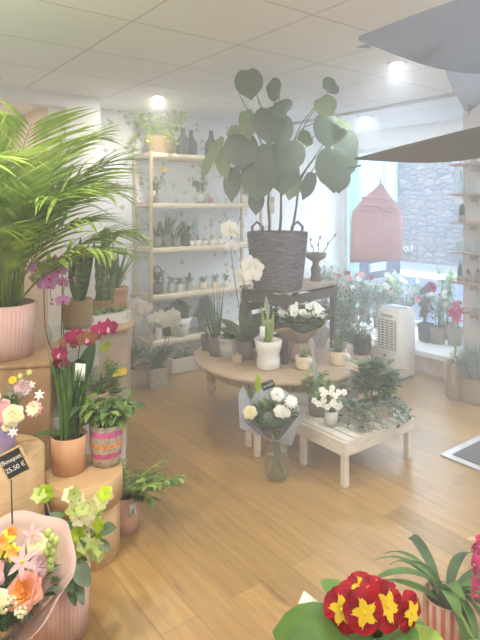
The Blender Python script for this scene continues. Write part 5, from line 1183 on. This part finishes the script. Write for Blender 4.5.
# grassy plants under, near the table right and AC
loc = fl(352, 388); loc = Vector((.98, 4.55, 0)); t = thing('potted_shrub', 'wispy brown-green shrub in a pot standing on the floor left of the air conditioner', 'potted plant', loc)
pot(t, .12, .15, .28, GREYP); shrub(t, .27, .24, .2, .42, 420, .07, .018, [G_GREY, G_MID, STEMB, G_DARK], stems=26, dense=.3)
loc = Vector((1.12, 4.98, 0)); loc = Vector((.95, 5.0, 0)); t = thing('potted_shrub', 'rounded dark shrub on the floor behind the round table', 'potted plant', loc)
pot(t, .13, .16, .35, GREYP); shrub(t, .34, .26, .22, .50, 420, .07, .028, [G_DARK, G_GREY, G_MID], stems=24, dense=.3)

# ================================================================ ON THE RACK
def on(u, zi, y=.14, dz=E): p = et(u, zi, y); p.z += dz; return p
t = thing('hanging_ivy', 'lime green trailing ivy in a straw basket on top of the rack', 'potted plant', on(160, 4, .17)); pot(t, .12, .145, .165, WICK, name='basket', bulge=.01)
shrub(t, .13, .30, .20, .28, 1500, .07, .056, [G_LIME, G_LIME, G_LIGHT], stems=44, shape='oval', up=.3, bend=1, dense=.35)
b = MB()
for x0, y0, L in ((.08, -.16, .20), (-.16, -.05, .22), (-.2, 0, .16), (.12, -.12, .14), (-.05, -.17, .12)):
    pts = [Vector((x0*.6, y0*.6, .2)), Vector((x0, y0, .23))]; p = pts[-1].copy()
    for j in range(5): p = p+Vector((x0*.12, y0*.08, -L/5)); pts.append(p.copy())
    b.tube(pts, .002, G_LIGHT, 4)
    for q in pts[1:]:
        for s in range(3): b.leaf(q, rdir(-.5, .5), UP, .045, .03, G_LIME, 'oval', .4, .1, 3)
b.build('trailing_stems', t)
for u, lab in ((183, 'dark square-shouldered glass bottle on top of the rack next to the ivy'), (191, 'dark bottle vase with a narrow neck on the rack top, middle of the three'), (211, 'dark bottle vase on the rack top partly behind the big leaves')):
    bottle('bottle_vase', lab, 'vase', on(u, 4, .15 if u != 191 else .24), .065, .27, DARKGL, 'dark bottle vases', neck=.42)
# second shelf
t = thing('potted_plant', 'small dark plant with a white tag on the upper rack shelf, far left', 'potted plant', on(155, 3, .12)); pot(t, .035, .042, .09, GREYP); shrub(t, .085, .09, .07, .19, 90, .05, .02, [G_DARK, G_GREY], stems=8); stick_tag(t, (0, -.045, .09), .025, .05)
for i, (u, h, r) in enumerate(((165, .24, .03), (172, .16, .035), (179, .19, .03), (187, .14, .04), (216, .12, .03), (223, .22, .028))):
    bottle('glass_vase', 'clear glass vase on the upper rack shelf, '+['leftmost, with a yellow bloom', 'second from the left', 'third from the left, slim', 'just left of the bonsai', 'right of the bonsai', 'slim one under the big leaves'][i], 'vase', on(u, 3, .10+.03*(i % 2)), r, h, GLASS, 'glass vases on the upper rack shelf')
loc = on(164, 3, .12); loc.z += .24; t = thing('cut_flower', 'single yellow flower standing in the leftmost glass vase of the rack', 'flower', loc+Vector((0, 0, -.06)))
b = MB(); b.tube([(0, 0, 0), (-.01, 0, .07), (0, 0, .13)], .003, STEM, 5); b.build('flower_stem', t); b = MB(); b.petals((0, -.01, .14), (0, -1, .6), 9, .035, .02, P_YEL, .4, 0, 'obov'); b.petals((.0, -.012, .14), (0, -1, .6), 7, .02, .014, P_YEL, .8, .3, 'obov'); b.build('flower', t)
t = thing('potted_plant', 'small bonsai-like plant in a grey pot in the middle of the upper rack shelf', 'potted plant', on(201, 3, .14)); pot(t, .045, .055, .10, GREENP); shrub(t, .095, .14, .08, .17, 150, .055, .024, [G_DARK, G_GREY, G_MID], stems=8)
t = thing('candle_jar', 'small dull red glass jar on the upper rack shelf', 'candle', on(210, 3, .08)); b = MB(); b.lathe([(.025, 0), (.028, .005), (.028, .06), (.024, .062)], mat('dull_red_glass', (.32, .16, .17), .3), seg=20); b.build('jar', t)
t = thing('potted_plant', 'small leafy plant at the right end of the upper rack shelf', 'potted plant', on(246, 3, .14)); pot(t, .04, .045, .08, WHITE); shrub(t, .075, .07, .06, .15, 80, .05, .022, [G_GREY, G_MID], stems=8)
# third shelf
for i, (u, h, w_, m, L) in enumerate(((157, .10, .10, G_DARK, .22), (166, .12, .08, G_DARK, .24), (176, .08, .06, G_GREY, .16))):
    t = thing('potted_plant', ['dark snake plant in a dark pot at the left of the third rack shelf', 'dark pointed plant second on the third rack shelf', 'thin grey-green plant third on the third rack shelf'][i], 'potted plant', on(u, 2, .13)); pot(t, .04, .046, h, GREYP); straps(t, h*.9, 12, L, .03, [m, G_DARK], .5, .5)
t = thing('potted_plant', 'tufted dark green plant in a black pot on the third rack shelf', 'potted plant', on(186, 2, .14)); pot(t, .048, .052, .12, BLACK); shrub(t, .11, .12, .08, .13, 120, .06, .02, [G_DARK, G_MID], stems=10)
for i, (u, s) in enumerate(((192, .9), (198, 1.0), (205, .9), (212, 1), (221, 1.1))):
    t = thing('potted_succulent', 'tiny white pot of pale leaves on the third rack shelf, '+['next to the tufted plant', 'second of the white row', 'third of the white row', 'fourth of the white row', 'beneath the big leaves'][i], 'potted plant', on(u, 2, .10)); pot(t, .026*s, .033*s, .055*s, WHITE)
    shrub(t, .05*s, .045, .04, .07, 24, .03, .018, [P_WHITE, G_SILVER, P_CREAM], stems=5)
for i, (u, h) in enumerate(((171, .26), (195, .30), (182, .24))):
    bottle('glass_vase', ['tall clear cylinder vase behind the dark plants of the third rack shelf', 'tallest clear cylinder vase behind the tiny white pots', 'clear cylinder vase behind the tufted plant'][i], 'vase', on(u, 2, .27), .03, h, GLASSB, 'cylinder vases on the third rack shelf', neck=.1)
# fourth shelf
t = thing('potted_plant', 'green plant in a handled brown basket at the left of the fourth rack shelf', 'potted plant', on(157, 1, .14)); pot(t, .055, .065, .10, WICKD, name='basket'); shrub(t, .09, .09, .07, .15, 110, .05, .022, [G_GREY, G_MID, G_DARK], stems=10)
b = MB(); b.tube([(-.06, 0, .09)]+[(.06*math.cos(R(a)), 0, .09+.17*math.sin(R(a))) for a in range(165, 10, -20)]+[(.06, 0, .09)], .006, WICKD, 6); b.build('handle', t)
for i, (u, m, r, h, g) in enumerate(((171, GREENP, .035, .09, G_SILVER), (180, WHITE, .026, .07, G_GREY), (189, GREENP, .036, .09, G_DARK), (203, CREAM, .042, .07, G_MID), (215, CREAM, .042, .065, G_LIGHT), (226, WHITE, .03, .06, G_MID))):
    t = thing('potted_succulent', ['sage green pot with frosted leaves on the fourth rack shelf', 'small white cup pot between the two sage pots', 'sage green pot with dark leaves on the fourth rack shelf', 'cream pot with leafy plant, left of the cream pair on the rack', 'cream pot with leafy plant, right of the cream pair on the rack', 'small white pot at the right of the fourth rack shelf'][i], 'potted plant', on(u, 1, .12)); pot(t, r*.85, r, h, m)
    shrub(t, h*.9, r*1.2, r, .07, 36, .04, .022, [g, G_GREY], stems=8, shape='oval')
# bottom shelf
t = thing('white_bowl', 'large white conical planter bowl holding dark clipped topiary on the lowest rack shelf', 'planter', on(179, 0, .16)); pot(t, .085, .125, .17, WHITE, ribs=16, amp=.015)
b = MB(); b.lathe([(.085, .15), (.095, .19), (.085, .26), (.055, .31), (.01, .335)], G_DARK, seg=24, jit=.006); b.build('clipped_ball', t)
for k in range(1):
    b = MB()
    for j in range(120): d = rdir(-.1, 1); b.leaf(Vector((d.x*.085, d.y*.085, .22+d.z*.09)), d, UP, .03, .014, G_DARK, 'oval', .3, .1, 3)
    b.build('foliage', t)
t = thing('potted_cone', 'dark cone-shaped topiary in a grey pot at the right of the lowest rack shelf', 'potted plant', on(206, 0, .14)); pot(t, .075, .09, .13, GREYP)
b = MB()
for j in range(260): z = rnd(0, 1); a = rnd(0, 6.28); r = .11*(1-z*.75); b.leaf((r*math.cos(a), r*math.sin(a), .13+z*.20), (math.cos(a), math.sin(a), .5), UP, .035, .016, G_DARK, 'oval', .3, .1, 3)
b.lathe([(.09, .12), (.10, .16), (.06, .29), (.01, .35)], G_DARK, seg=20); b.build('foliage', t)
t = thing('potted_succulent', 'sage green pot in front of the white bowl on the lowest rack shelf', 'potted plant', on(181, 0, .06)); pot(t, .035, .042, .10, GREENP); shrub(t, .09, .04, .04, .05, 20, .03, .02, [G_GREY], stems=5)
t = thing('candle', 'white pillar candle at the left of the lowest rack shelf', 'candle', on(159, 0, .1)); b = MB(); b.lathe([(.028, 0), (.03, .003), (.03, .10), (.026, .104), (.003, .10)], WHITE, seg=24); b.build('wax', t); b = MB(); b.tube([(0, 0, .10), (.001, 0, .113)], .0012, BLACK, 5); b.build('wick', t)
bottle('bottle_vase', 'dark tall jar at the left of the lowest rack shelf beside the candle', 'vase', on(167, 0, .2), .05, .26, DARKGL, neck=.3)

# dark foliage plants inside the open crate
for u, lab in ((272, 'dark broad-leaved plant standing in the crate, left one'), (306, 'dark broad-leaved plant standing in the crate, right one')):
    q = Matrix.Rotation(CA, 3, 'Z') @ Vector((-.12 if u < 290 else .13, .0, .0015)); t = thing('potted_plant', lab, 'potted plant', CT+q)
    pot(t, .055, .065, .12, GREYP); shrub(t, .11, .12, .10, .30, 130, .09, .04, [G_DARK, G_DARK, G_GREY], stems=10, dense=.4)
